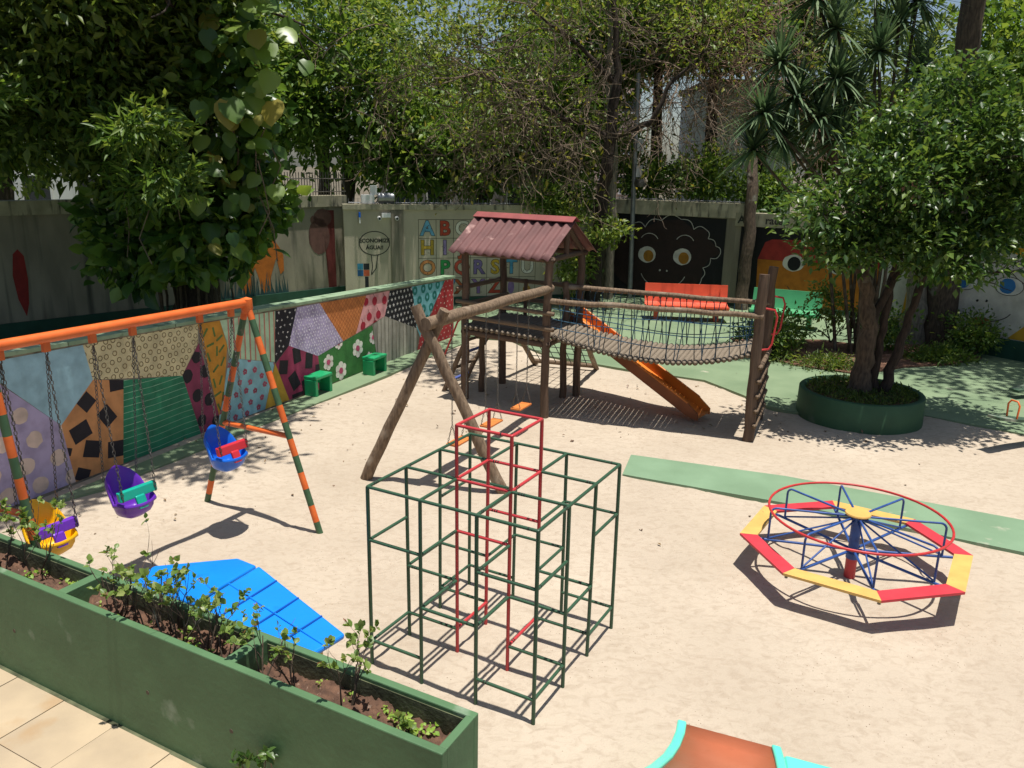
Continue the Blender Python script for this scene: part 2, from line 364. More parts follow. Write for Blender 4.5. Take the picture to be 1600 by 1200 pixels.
def text_polys(txt, size, x, z, bold=0., sx=1., rot=0.):
    cu = bpy.data.curves.new('lettering', 'FONT'); cu.body = txt; cu.size = size; cu.align_x = 'CENTER'; cu.align_y = 'CENTER'; cu.offset = bold; cu.resolution_u = 3
    ob = bpy.data.objects.new('lettering', cu); C.objects.link(ob); bpy.context.view_layer.update()
    me = bpy.data.meshes.new_from_object(ob.evaluated_get(bpy.context.evaluated_depsgraph_get()))
    ca, sa = math.cos(rot), math.sin(rot)
    out = [[(x+me.vertices[i].co.x*sx*ca-me.vertices[i].co.y*sa, z+me.vertices[i].co.x*sx*sa+me.vertices[i].co.y*ca) for i in p.vertices] for p in me.polygons]
    bpy.data.objects.remove(ob); bpy.data.curves.remove(cu); bpy.data.meshes.remove(me); return out
def decal(face, name, mat, polys, layer, parent, con=None, mirror=False, kind=None):
    mb = MB(); jr = random.Random(len(polys)*7+int(layer*3)); jt = .004 if layer in (2, 3) else 0
    for p in polys:
        if jt and len(p) > 4: p = [(a+jr.gauss(0, jt), z+jr.gauss(0, jt)) for a, z in p]
        if con is not None: p = clip(p, con)
        if len(p) < 3: continue
        mb.add([face.pt(a, z, .0025*layer) for a, z in p], [tuple(range(len(p)))])
    if mb.f: return mb.build(name, mat, parent, kind=kind)
# --- low patchwork wall
mw = Face((-1.45, 18.57), (-.405, -.914), 1)
mural = thing('mural_wall', (-3.6, 13.7, 0), 'low garden wall painted in a patchwork of coloured patterns beside the swings', 'wall')
HT = lambda s: 1.40+.0345*s
body = MB(); pts = [(-.1, -.1), (13.2, -.1), (13.2, HT(13.2)), (-.1, HT(-.1))]
body.add([mw.pt(a, z, 0) for a, z in pts]+[mw.pt(a, z, -.24) for a, z in pts], [(0, 1, 2, 3), (7, 6, 5, 4), (0, 4, 5, 1), (1, 5, 6, 2), (2, 6, 7, 3), (3, 7, 4, 0)])
body.build('wall_body', m_wall, mural)
cop = MB()
for i in range(8):
    a0, a1 = -.13+i*1.67, -.13+(i+1)*1.67-.012
    q = [(a0, HT(a0)+.002), (a1, HT(a1)+.002), (a1, HT(a1)+.05), (a0, HT(a0)+.05)]
    cp_ = MB(); cp_.add([mw.pt(a, z, .03) for a, z in q]+[mw.pt(a, z, -.27) for a, z in q], [(0, 1, 2, 3), (7, 6, 5, 4), (0, 4, 5, 1), (1, 5, 6, 2), (2, 6, 7, 3), (3, 7, 4, 0)])
    cp_.build('coping', m_mint, mural)
PT = dict(LB=[(11.02, 1.75), (9.67, 1.71), (9.59, 1.24), (10.1, .78)], PU=[(11.04, 1.75), (10.1, .78), (10.01, 0), (12.6, 0), (12.6, 1.8)], CR=[(9.67, 1.71), (7.78, 1.65), (7.81, 1.37), (8.15, .96), (9.59, 1.24)],
 OS=[(9.59, 1.24), (9.14, 1.13), (9.29, 0), (10.01, 0), (10.1, .78)], GR=[(9.14, 1.13), (8.15, .96), (7.9, 0), (9.29, 0)], MR=[(8.15, .96), (7.79, 1.37), (7.51, .17), (7.6, 0), (7.9, 0)],
 OD=[(7.78, 1.65), (7.34, 1.63), (7.23, 1.22), (7.38, .44), (7.51, .17)], MS=[(7.34, 1.63), (6.1, 1.58), (6.19, .74), (7.2, 1.02), (7.24, 1.3)], BF=[(7.21, 1.02), (6.19, .73), (6.49, 0), (7.53, 0), (7.5, .2)],
 YT=[(6.18, .72), (5.88, 0), (6.49, 0)], BS=[(6.1, 1.58), (5.55, 1.56), (5.81, .94), (6.18, .71)], PL=[(5.55, 1.56), (4.93, 1.54), (4.28, .73), (5.04, .6), (5.81, .94)],
 MQ=[(5.81, .94), (5.04, .6), (4.97, 0), (5.55, 0), (5.88, 0), (6.17, .7)], OL=[(4.93, 1.54), (3.48, 1.48), (3.86, .79), (4.28, .73)], GF=[(5.04, .6), (3.3, .86), (3.2, .3), (3.13, 0), (4.97, 0)],
 PC=[(3.48, 1.48), (2.64, 1.46), (2.85, .97), (3.86, .79)], BW=[(2.64, 1.46), (1.77, 1.43), (1.6, .5), (2.85, .97)], WC=[(3.3, .87), (2.85, .97), (1.6, .5), (1.59, 0), (3.13, 0)],
 TD=[(1.77, 1.43), (.33, 1.385), (1.04, .65), (1.47, .29), (1.6, .5)], RD=[(.33, 1.385), (-.07, 1.38), (-.07, 0), (1.59, 0), (1.47, .29)])
PC_ = dict(LB='9cc3cf', PU='b0a5c6', CR='d9cda0', OS='cf935f', GR='2f8560', MR='8f3d5a', OD='cf9233', MS='b9d8b4', BF='95c9d2', YT='cba43c', BS='23222b', PL='b7abcf', MQ='9c3a5c', OL='d98a4e', GF='3f7d40', PC='e9a9a9', BW='22222a', WC='b9b5a6', TD='7fc4cc', RD='b43238')
for k, p in PT.items(): decal(mw, 'painted_patch', paint('base_'+k, PC_[k]), [p], 1, mural)
def grid(k, dx, dz, fn, jit=.0, stag=True):
    p = PT[k]; xs = [a for a, _ in p]; zs = [b for _, b in p]; out = []
    z = min(zs)+dz*.4; r = 0
    while z < max(zs):
        x = min(xs)+(dx*.5 if (r % 2 and stag) else 0)
        while x < max(xs)+dx:
            out += fn(x+random.uniform(-jit, jit), z+random.uniform(-jit, jit)); x += dx
        z += dz; r += 1
    return out
def pattern(k, name, h, polys, layer=2): decal(mw, name, paint(name+'_'+h, h), polys, layer, mural, PT[k])
blk = '25222a'
pattern('PU', 'painted_dots', 'd8c3b5', grid('PU', .42, .3, lambda x, z: [circ(x, z, .105)], .05))
pattern('CR', 'painted_rings', '6d5a34', grid('CR', .125, .1, lambda x, z: ringp(x, z, .037, .01, 9), .018))
pattern('OS', 'painted_squares', blk, [rectp(9.72, .98, .2, .2, .9), rectp(9.25, 1.1, .22, .17, .05), rectp(9.45, .72, .25, .2, 1.0), rectp(9.85, .62, .27, .22, -.3), rectp(9.72, .35, .24, .22, .35), rectp(9.38, .24, .24, .22, .15), rectp(10.06, .42, .1, .1, .4), rectp(9.9, .06, .2, .16, .5)])
pattern('GR', 'painted_lines', '8fc2a0', sum([stroke([(7.7, z), (8.2, z+.012), (8.7, z-.008), (9.4, z+.01)], .008) for z in np.arange(.06, 1.15, .088)], []))
pattern('MR', 'painted_dots', blk, [circ(7.86, 1.17, .09), circ(8.06, .93, .1), circ(7.72, .93, .1), circ(7.9, .6, .1), circ(7.68, .48, .1), circ(7.86, .2, .09), circ(7.58, .12, .08)])
pattern('OD', 'painted_dashes', '5f7a3c', [rectp(7.35+x, z, .035, .15, a) for x, z, a in ((.3, 1.5, .7), (.13, 1.48, -.2), (.22, 1.3, 1.4), (.03, 1.37, 1.1), (.1, 1.18, .1), (.27, 1.12, -.3), (0, 1.0, .6), (.15, .92, .9), (.2, .7, -.2), (.07, .72, .5), (.15, .52, 1.3), (.05, .45, .2), (.14, .3, -.4), (0, 1.2, .9))])
pattern('MS', 'painted_stripes', 'c98274', [rectp(x, 1.1, .026, 1.3, .04) for x in np.arange(6.16, 7.3, .115)])
pattern('BF', 'painted_flowers', 'b2586c', grid('BF', .24, .165, lambda x, z: flower(x, z, .055), .03))
pattern('BS', 'painted_stars', 'e6e4e0', grid('BS', .13, .11, lambda x, z: [starp(x, z, .028, 4, .35)], .02))
pattern('PL', 'painted_flecks', 'e9e6f0', grid('PL', .075, .06, lambda x, z: [rectp(x, z, .018, .04, random.uniform(-.9, .9))], .014))
pattern('MQ', 'painted_squares', blk, [rectp(5.62, .74, .2, .28, -.1), rectp(5.3, .58, .2, .28, .15), rectp(5.98, .6, .22, .24, .2), rectp(5.72, .3, .22, .3, -.45), rectp(5.05, .35, .18, .2, .1), rectp(5.4, .12, .22, .3, -.2), rectp(5.65, .02, .3, .1, 0.)])
pattern('OL', 'painted_lattice', 'b4663a', sum([stroke([(3.2+i*.1, .6), (4.1+i*.1, 1.6)], .008)+stroke([(5.2-i*.1, .6), (4.3-i*.1, 1.6)], .008) for i in range(-9, 20)], []))
fl = [(4.75, .42, .17), (4.38, .18, .2), (3.82, .5, .2), (4.42, .72, .14), (3.28, .62, .16), (3.45, .22, .15)]
pattern('GF', 'painted_petals', 'efece2', sum([flower(x, z, r, 6, .36) for x, z, r in fl], []))
pattern('GF', 'painted_flower_hearts', 'd0577f', [circ(x, z, r*.32) for x, z, r in fl], 3)
ch = [(3.5, 1.36), (3.2, 1.33), (2.85, 1.3), (3.4, 1.05), (3.08, 1.04), (3.62, .9), (3.2, .86)]
pattern('PC', 'painted_cherries', 'b3263f', [circ(x, z, .085) for x, z in ch]); pattern('PC', 'painted_stalks', '6a3030', sum([stroke([(x, z+.07), (x+.04, z+.15)], .012) for x, z in ch], []), 3)
pattern('BW', 'painted_stars', 'e4e2dd', grid('BW', .14, .12, lambda x, z: [starp(x, z, .045, 5, .42)], .006))
pattern('TD', 'painted_rings', '1f7f78', grid('TD', .33, .24, lambda x, z: ringp(x, z, .1, .062, 14), .02))
pattern('RD', 'painted_flecks', 'dfc6bc', grid('RD', .17, .12, lambda x, z: [starp(x, z, .03, 4, .4)], .02))
pattern('WC', 'weathered_streaks', '8a8778', [rectp(x, .5, .03, 1.2, .02) for x in np.arange(1.6, 3.3, .14)])
# --- perimeter walls
def wall(name, face, a0, a1, h, label, beam=.22, skirt=None, th=.25, m=None):
    t = thing(name, face.pt((a0+a1)/2, 0), label, 'wall')
    face.slab(MB(), a0, a1, -.1, h-beam, -th, 0).build('wall_body', m or m_wall, t)
    face.slab(MB(), a0-.02, a1+.02, h-beam+.002, h, -th-.05, .07).build('beam', m_beam, t)
    if skirt: face.slab(MB(), a0, a1, -.08, skirt, .003, .05).build('skirting', m_skirt, t)
    return t
lf = Face((-4.85, 23.1), (-.686, -.728), 1)
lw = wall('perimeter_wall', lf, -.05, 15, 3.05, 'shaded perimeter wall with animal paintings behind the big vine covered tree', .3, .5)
decal(lf, 'painted_column', paint('redbrown', '6b2f2b'), [[(.34, .5), (.34, 2.65), (.72, 2.65), (.6, .5)]], 1, lw)
decal(lf, 'painted_animal', paint('brown', '6a4a42'), [circ(.85, 1.95, .34, 18, .5), circ(.72, 2.45, .3, 12, .25), circ(1.0, 2.4, .12)], 2, lw)
horse = [(2.0, 1.5), (2.12, 1.75), (2.35, 2.05), (2.75, 2.15), (3.05, 2.05), (3.4, 1.8), (3.5, 1.3), (3.3, 1.0), (3.2, .55), (3.0, .55), (2.98, 1.0), (2.85, 1.25), (2.75, .95), (2.7, .55), (2.45, .55), (2.4, 1.0), (2.22, 1.45), (2.12, 1.0), (2.0, 1.1)]
decal(lf, 'painted_horse', paint('orange', 'b5651f'), [horse], 2, lw)
decal(lf, 'painted_grass', paint('grassblue', '2c4a4a'), [[(x, .5), (x+.05, .5), (x+random.uniform(-.08, .12), random.uniform(.75, 1.15))] for x in np.arange(1.9, 3.9, .045)], 3, lw)
decal(lf, 'painted_pepper', paint('red', '8c2722'), [[(8.3, .6), (8.42, 1.0), (8.46, 1.5), (8.4, 1.95), (8.3, 2.05), (8.2, 1.9), (8.18, 1.4), (8.22, .9)]], 2, lw)  # slender red pepper shape painted on the wall
af = Face((-2.71, 22.78), (4.21, 1.15), -1)
aw = wall('perimeter_wall', af, -2.05, 5.0, 2.85, 'cream perimeter wall painted with alphabet squares behind the wooden tower', .14, .24, m=pm('cream_wall', (.50, .44, .33), (.40, .35, .26), rough=.85, scale=2, sv=(1, 1, .4), bump=.15, c3=(.16, .16, .12), c3scale=1.2, c3sv=(3, 3, .3), c3lo=.64, c3hi=.8))
af.slab(MB(), -.76, -.42, 0, 2.7, .003, .06).build('pilaster', m_wall, aw)
decal(af, 'speech_bubble', paint('ink', '35352f'), ringp(-1.23, 1.79, .43, .025, 26, .34)+stroke([(-1.33, 1.47), (-1.3, 1.15), (-1.34, .92), (-1.2, 1.1), (-1.15, 1.46)], .025), 1, aw)
decal(af, 'lettering', paint('ink', '35352f'), text_polys('ECONOMIZE', .145, -1.23, 1.86, .006)+text_polys('ÁGUA!!', .145, -1.23, 1.67, .006), 1, aw)
for dx, dz, h in ((-.12, .1, '3f8fb0'), (.05, .1, '22262c'), (-.12, -.08, '2b5f8f'), (.05, -.08, 'c25b3a')): decal(af, 'painted_quarter', paint('q'+h, h), [rectp(-1.52+dx, 1.05+dz, .16, .17)], 1, aw)
decal(af, 'painted_figure', paint('q22262c', '22262c'), [rectp(-1.47, .72, .1, .3)], 1, aw)
gx = [.0, .5, 1.0, 1.49, 1.98, 2.48, 2.96, 3.45]; gz = [2.44, 1.92, 1.36, .79, .24]
ln = [rectp(x, (gz[0]+gz[-1])/2, .014, gz[0]-gz[-1]) for x in gx]+[rectp(1.73, z, 3.46, .014) for z in gz]
decal(af, 'grid_lines', paint('line', '4b4a3c'), ln, 1, aw)
LET = ['ABCDEFG', 'HIJKLMN', 'OPQRSTU', 'VWXYZ']; LC = ['5a9fc0', 'b8452f', 'e3ddc8', 'c05a2a', '3c8a52', '8a6aa0', 'c99a35']; k = 0
LCOL = dict(A='6aa6c4', B='b2452f', C='d9d5c4', D='c8642f', H='b99a36', I='8c7aa6', J='b9583c', K='2f8a4c', O='cf8a52', P='2c8f4a', Q='c0503c', R='7c6a9a', S='c9a531', T='4f94b4', U='dcd8ca', V='2f8a4c', X='a9552f', W='4f7fb0')
for r, row in enumerate(LET):
    for c, ch_ in enumerate(row):
        x, z = (gx[c]+gx[c+1])/2, (gz[r]+gz[r+1])/2; h = LCOL.get(ch_, LC[(c*3+r) % 7])
        decal(af, 'painted_letter', paint('ink2', '3a3a34'), text_polys(ch_, .56, x, z, .028), 1, aw)
        decal(af, 'painted_letter', paint('let'+h, h), text_polys(ch_, .56, x, z, .014), 2, aw)
        decal(af, 'letter_ornament', paint('ink2', '3a3a34'), [p for p in [circ(x+random.uniform(-.14, .14), z+random.uniform(-.18, .18), .011, 6) for _ in range(6)]], 3, aw)
decal(af, 'painted_bird', paint('lilac', '8a6f9c'), [circ(2.72, .5, .1, 12, .2), starp(2.72, .72, .08)], 1, aw)
decal(af, 'painted_hand', paint('ochre', 'b98a35'), [circ(3.2, .42, .12), rectp(3.25, .6, .05, .2, -.6)], 1, aw)
af.slab(MB(), 4.95, 5.2, 0, 2.85, -2.0, -.0).build('return_wall', m_wall, aw)
bf = Face((3.0, 25.45), (3.6, -1.7), -1)
bw = wall('perimeter_wall', bf, -1.2, 4.15, 3.0, 'black painted wall with a smiling dark face and white curly outline', .42, .2)
decal(bf, 'black_panel', paint('black', '121114', c3=(.02, .02, .02)), [[(-.1, .21), (3.55, .21), (3.55, 2.55), (-.1, 2.62)]], 1, bw)
hair = [(.04, .9), (-.05, 1.35), (.04, 1.62), (.44, 1.9), (.75, 2.3), (1.1, 2.2), (1.6, 2.42), (2.2, 2.48), (2.6, 2.2), (2.96, 2.22), (3.05, 1.95), (3.3, 1.74), (3.45, 1.55), (3.17, 1.38), (2.96, 1.08), (2.95, .76), (2.7, .5), (2.2, .25), (.9, .25), (.4, .5)]
decal(bf, 'painted_face', paint('darkbrown', '2d1d1a', c3=(.012, .01, .01)), [hair], 2, bw)
sc = []
for p, q in zip(hair[:16], hair[1:17]):
    mx_, mz_ = (p[0]+q[0])/2, (p[1]+q[1])/2; l = math.hypot(q[0]-p[0], q[1]-p[1]); nx_, nz_ = (q[1]-p[1])/l, -(q[0]-p[0])/l
    sc += stroke([(p[0]+(q[0]-p[0])*t-nx_*.5*l*math.sin(math.pi*t)*-.5*-1, p[1]+(q[1]-p[1])*t-nz_*.5*l*math.sin(math.pi*t)*-.5*-1) for t in np.linspace(0, 1, 7)], .022)
decal(bf, 'curly_outline', paint('chalk', 'b9b4ac'), sc, 3, bw)
for x in (1.21, 2.31):
    decal(bf, 'painted_eye', paint('eyewhite', 'cfcac0'), [circ(x, 1.37, .28, 20, .25)], 3, bw); decal(bf, 'painted_iris', paint('iris', 'a5701f'), [circ(x+.05, 1.33, .16, 18, .18)], 4, bw)
    decal(bf, 'eyebrow', paint('chalk', 'b9b4ac'), stroke(arc(x+.05, 1.72, .3, .5, 2.6), .022), 3, bw)
decal(bf, 'smile', paint('chalk', 'b9b4ac'), stroke(arc(1.75, .95, .72, 3.45, 5.97, 14, .58), .022)+[circ(1.65, .92, .03, 8), circ(1.87, .91, .03, 8)], 3, bw)
ofc = Face((6.6, 23.75), (2.7, -1.25), -1)
ow_ = wall('perimeter_wall', ofc, -.15, 5.2, 2.75, 'dark perimeter wall with an orange face and red cap behind the green bench', .38, .15)
decal(ofc, 'black_panel', paint('black', '121114', c3=(.02, .02, .02)), [[(0, .16), (4.3, .16), (4.3, 2.36), (0, 2.36)]], 1, ow_)
decal(ofc, 'painted_face', paint('faceorange', 'b06a1a'), [[(.6, .16), (.55, 1.45), (3.9, 1.4), (3.9, .16)]], 2, ow_)
decal(ofc, 'painted_cap', paint('capred', 'a02f28'), [[(.55, 1.45), (.72, 1.95), (.9, 2.03), (3.5, 2.1), (3.9, 1.8), (3.9, 1.4)]], 2, ow_)
for x in (1.55, 2.75):
    decal(ofc, 'painted_eye', paint('eyewhite', 'cfcac0'), [circ(x, 1.4, .3, 20, .24)], 3, ow_); decal(ofc, 'painted_iris', paint('black', '121114'), [circ(x+.02, 1.38, .18, 18, .2)], 4, ow_)
decal(ofc, 'smile', paint('ink', '35352f'), stroke(arc(2.2, .9, .8, 3.5, 5.9, 12, .5), .02), 3, ow_)
decal(ofc, 'painted_flower', paint('flred', 'c2352f'), flower(3.1, 1.45, .12), 5, ow_)
decal(ofc, 'lettering', paint('ink', '35352f'), text_polys('A', .3, -.0, 2.55, .008)+text_polys('ração', .3, 1.0, 2.55, .008)+text_polys('imag', .3, 2.75, 2.55, .008), 29.2, ow_)
rf = Face((9.2, 20.0), (1.55, -2.24), -1)
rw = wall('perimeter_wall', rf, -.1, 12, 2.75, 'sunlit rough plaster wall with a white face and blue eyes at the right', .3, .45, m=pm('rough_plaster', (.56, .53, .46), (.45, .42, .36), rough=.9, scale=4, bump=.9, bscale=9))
decal(rf, 'yellow_panel', paint('yellow', 'c9982a'), [[(.6, .46), (1.05, .46), (1.1, 2.4), (.75, 2.4)]], 1, rw)
decal(rf, 'white_panel', paint('whitewash', 'c9c6bb'), [[(.05, .46), (.58, .46), (.7, 2.4), (.1, 2.4)]], 1, rw)
decal(rf, 'yellow_hair', paint('yellow', 'c9982a'), [[(2.55, 2.44), (4.2, 2.44), (3.9, 2.1), (3.15, 2.25)], [(3.1, .46), (3.9, 1.3), (4.2, .46)]], 1, rw)
for x in (1.98, 2.95):
    decal(rf, 'painted_eye', paint('eyewhite2', 'd2cfc6'), [circ(x, 1.6, .3, 20, .2)], 1, rw); decal(rf, 'eye_outline', paint('ink', '35352f'), ringp(x, 1.6, .31, .014, 20, .21), 2, rw)
    decal(rf, 'painted_iris', paint('irisblue', '2f6fa8'), [circ(x-.03, 1.6, .17, 18, .17)], 2, rw)
decal(rf, 'eyebrow', paint('ink', '35352f'), stroke(arc(3.0, 1.75, .38, .5, 2.4, 10, .42), .018)+stroke(arc(1.9, 1.75, .36, .6, 2.5, 10, .36), .018), 2, rw)
decal(rf, 'smile', paint('ink', '35352f'), stroke(arc(2.45, 1.1, .66, 3.4, 6.0, 14, .35), .02)+[circ(2.34, 1.2, .03, 8), circ(2.54, 1.22, .03, 8)], 2, rw)
decal(rf, 'painted_lips', paint('lipred', 'a8332c'), [circ(2.5, .74, .22, 14, .1)], 3, rw)
# ================= play equipment =================
m_orange = pm('orange_enamel', (.78, .16, .03), (.66, .12, .02), rough=.38, scale=6, spec=.5, c3=(.35, .10, .04), c3scale=6, c3lo=.68, c3hi=.74)
m_orange2 = pm('orange_band', (.70, .15, .03), (.58, .11, .02), rough=.5, scale=8)
m_dkgreen = pm('green_band', (.055, .12, .055), (.04, .09, .04), rough=.5, scale=8, c3=(.12, .13, .08), c3scale=12, c3lo=.66, c3hi=.72)
m_gym = pm('gym_green', (.038, .098, .052), (.026, .07, .037), rough=.42, scale=9, c3=(.12, .17, .12), c3scale=14, c3lo=.66, c3hi=.71)
m_gymred = pm('gym_red', (.52, .045, .05), (.42, .035, .04), rough=.42, scale=9, c3=(.33, .10, .08), c3scale=12, c3lo=.68, c3hi=.73)
m_chain = pm('chain_steel', (.20, .19, .17), (.06, .055, .05), rough=.45, scale=60, metal=.7)
m_steel = pm('grey_steel', (.30, .31, .32), (.22, .23, .24), rough=.45, scale=5, metal=.6)
m_log = pm('weathered_log', (.235, .165, .105), (.12, .08, .05), rough=.85, scale=7, sv=(5, 5, .7), bump=.5, bscale=14, c3=(.33, .27, .20), c3scale=3, c3lo=.6, c3hi=.75)
m_post = pm('brown_post', (.135, .085, .055), (.08, .05, .033), rough=.8, scale=5, sv=(5, 5, .5), bump=.45, bscale=12, c3=(.22, .16, .11), c3scale=2.5, c3lo=.62, c3hi=.76)
m_grey = pm('silvered_log', (.30, .245, .18), (.16, .125, .09), rough=.9, scale=7, sv=(5, 5, .6), bump=.5, bscale=14)
m_board = pm('orange_board', (.68, .22, .05), (.55, .16, .035), rough=.55, scale=6, sv=(1, 6, 1), c3=(.40, .16, .06), c3scale=8, c3lo=.64, c3hi=.72)
m_slide = pm('orange_slide', (.72, .23, .035), (.60, .17, .03), rough=.4, scale=2.5, c3=(.5, .2, .06), c3scale=4, c3lo=.6, c3hi=.72)
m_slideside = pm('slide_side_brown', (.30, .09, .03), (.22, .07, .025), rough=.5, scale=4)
m_roof = pm('roof_fibre', (.175, .078, .073), (.13, .058, .055), rough=.75, scale=2.5, bump=.15, c3=(.42, .26, .23), c3scale=4, c3lo=.64, c3hi=.76)
m_rope = pm('blue_rope', (.045, .13, .20), (.02, .05, .09), rough=.8, scale=30)
m_ropek = pm('dark_rope', (.035, .05, .045), (.02, .025, .025), rough=.9, scale=30)
m_red = pm('red_tube', (.55, .04, .04), (.42, .03, .03), rough=.4, scale=10)
def plastic(n, h, v=.9): c = hexc(h); return pm('plastic_'+n, c, mul(c, v), rough=.33, scale=3, spec=.5, c3=mul(c, .8), c3scale=8, c3lo=.62, c3hi=.75, bump=.05, bscale=60)
m_pl = {k: plastic(k, h) for k, h in dict(yellow='f2b705', purple='6a2fb0', blue='1268d8', teal='0fa08a', red='c8303c', roofblue='1583e6', aqua='63dcc0', brown='b8694a', green='1f9a62', wallyellow='e8b52a', bench='4a9a68').items()}
# ---- jungle gym
S_, SV, Z0 = .5, .4529, .1861; gy = -.5062; GA = V(-1.11, 5.7876, 0)
gu = V(math.cos(gy), math.sin(gy), 0); gv = V(-gu.y, gu.x, 0)
gp = lambda i, j, k: GA+gu*(S_*i)+gv*(S_*j)+V(0, 0, Z0+k*SV)
gym = thing('jungle_gym', gp(1.5, 1.5, 0)-V(0, 0, Z0), 'green and red steel pipe jungle gym standing on the sand in the middle', 'jungle gym')
red = lambda i, j: i in (1, 2) and j in (1, 2)
m_worn = pm('worn_black', (.02, .022, .018), rough=.6)
def gline(name, a, b, m):
    p, q = gp(*a), gp(*b); bar(name, p, q, .0145 if name == 'post' else .0135, m, gym, 8)
    if name == 'rail' and random.random() < .6:
        e = (q-p).normalized(); s0_ = random.choice((.05, .07)); src = p+e*s0_ if random.random() < .5 else q-e*(s0_+.03)
        for k_ in range(random.choice((1, 2, 3))): bar('worn_band', src+e*(.022*k_), src+e*(.022*k_+.011), .0142, m_worn, gym, 8)
for i in range(4):
    for j in range(4):
        p = gp(i, j, 0); p.z = -.08; tilt = V(random.uniform(-.008, .008), random.uniform(-.008, .008), 0)
        bar('post', p+tilt, gp(i, j, 4 if red(i, j) else 3), .0155, m_gymred if red(i, j) else m_gym, gym, 8)
for i in range(4):
    for j in range(4):
        for di, dj in ((1, 0), (0, 1)):
            if i+di < 4 and j+dj < 4: gline('rail', (i, j, 3), (i+di, j+dj, 3), m_gymred if red(i, j) and red(i+di, j+dj) else m_gym)
for a, b in (((1, 1), (2, 1)), ((2, 1), (2, 2)), ((2, 2), (1, 2)), ((1, 2), (1, 1))): gline('rail', (*a, 4), (*b, 4), m_gymred)
RL = {2: '00-10 00-01 10-11 11-21 21-20 20-30 30-31 22-12 22-23 23-33 33-32 12-13 13-03 03-02', 1: '13-23 23-22 22-32 32-31 10-20 20-21 21-31 01-11 11-10 01-02 02-12 12-13', 0: '00-10 00-01 01-11 11-12 12-02 02-03 03-13 20-30 30-31 21-31 21-22 22-32 32-33 33-23'}
for lv, s in RL.items():
    for e in s.split():
        a, b = (int(e[0]), int(e[1])), (int(e[3]), int(e[4])); isr = red(*a) and red(*b)
        gline('rail', (*a, lv), (*b, lv), m_gymred if isr else m_gym)
# ---- merry-go-round
mc = V(3.485, 7.385, 0); ph = R_(34.5)
mgr = thing('merry_go_round', mc, 'merry-go-round with red and yellow seats, blue spokes and a red hand rail', 'merry-go-round')
pol = lambda r, a, z: mc+V(r*math.cos(a), r*math.sin(a), z)
MB().lathe(mc, [(.0, -.1), (.055, -.1), (.055, .22), (.0, .22)], 20).build('base_pole', m_gymred, mgr, smooth=40)
m_mblue = pm('spoke_blue', (.035, .10, .33), (.02, .055, .2), rough=.4, scale=9, c3=(.10, .13, .2), c3scale=15, c3lo=.64, c3hi=.7)
m_mdark = pm('dark_blue_pole', (.018, .035, .09), (.012, .022, .055), rough=.5, scale=6)
MB().lathe(mc, [(.0, .2), (.062, .2), (.062, .26), (.05, .27), (.05, .68), (.0, .68)], 20).build('hub_pole', m_mblue, mgr, smooth=40)
m_seaty = pm('seat_yellow', (.68, .42, .12), (.58, .35, .10), rough=.5, scale=5, c3=(.5, .3, .1), c3scale=9, c3lo=.66, c3hi=.72)
m_seatr = pm('seat_red', (.58, .045, .06), (.48, .035, .05), rough=.5, scale=5, c3=(.36, .06, .06), c3scale=9, c3lo=.66, c3hi=.72)
MB().lathe(mc, [(0, .675), (.12, .675), (.125, .685), (.12, .697), (0, .7)], 24).build('hub_disc', m_seaty, mgr, smooth=40)
for i in range(8):
    a0, a1 = ph+i*math.pi/4, ph+(i+1)*math.pi/4
    ri, ro = .94, 1.115
    p = [pol(ri, a0, 0), pol(ro, a0, 0), pol(ro, a1, 0), pol(ri, a1, 0)]
    mb = MB(); mb.prism([(q.x, q.y) for q in p], .325, .35); mb.build('seat', m_seatr if i % 2 else m_seaty, mgr)
    am = a0
    fr = MB()   # bent hand-rail frame, one per spoke
    pts = [pol(.06, am, .655), pol(.68, am, .66)]
    for t in np.linspace(0, 1, 6): pts.append(pol(.77+.062*math.sin(t*1.57), am, .60+.062*math.cos(t*1.57)))
    pts.append(pol(.832, am, .31)); fr.tube(pts, .0115, 8); fr.build('handrail_frame', m_mblue, mgr, smooth=50)
    bar('spoke', pol(.05, am, .29), pol(1.06, am, .312), .0145, m_mblue, mgr, 8)
    bar('brace', pol(.045, am, .62), pol(.83, am, .325), .0095, m_mblue, mgr, 8)
    bar('seat_bolt', pol(1.06, am, .285), pol(1.06, am, .33), .016, m_chain, mgr, 8)
MB().tube([pol(.85, 6.2832*i/56, .665) for i in range(56)], .013, 8, closed=True).build('hand_rail', m_red, mgr, smooth=60)
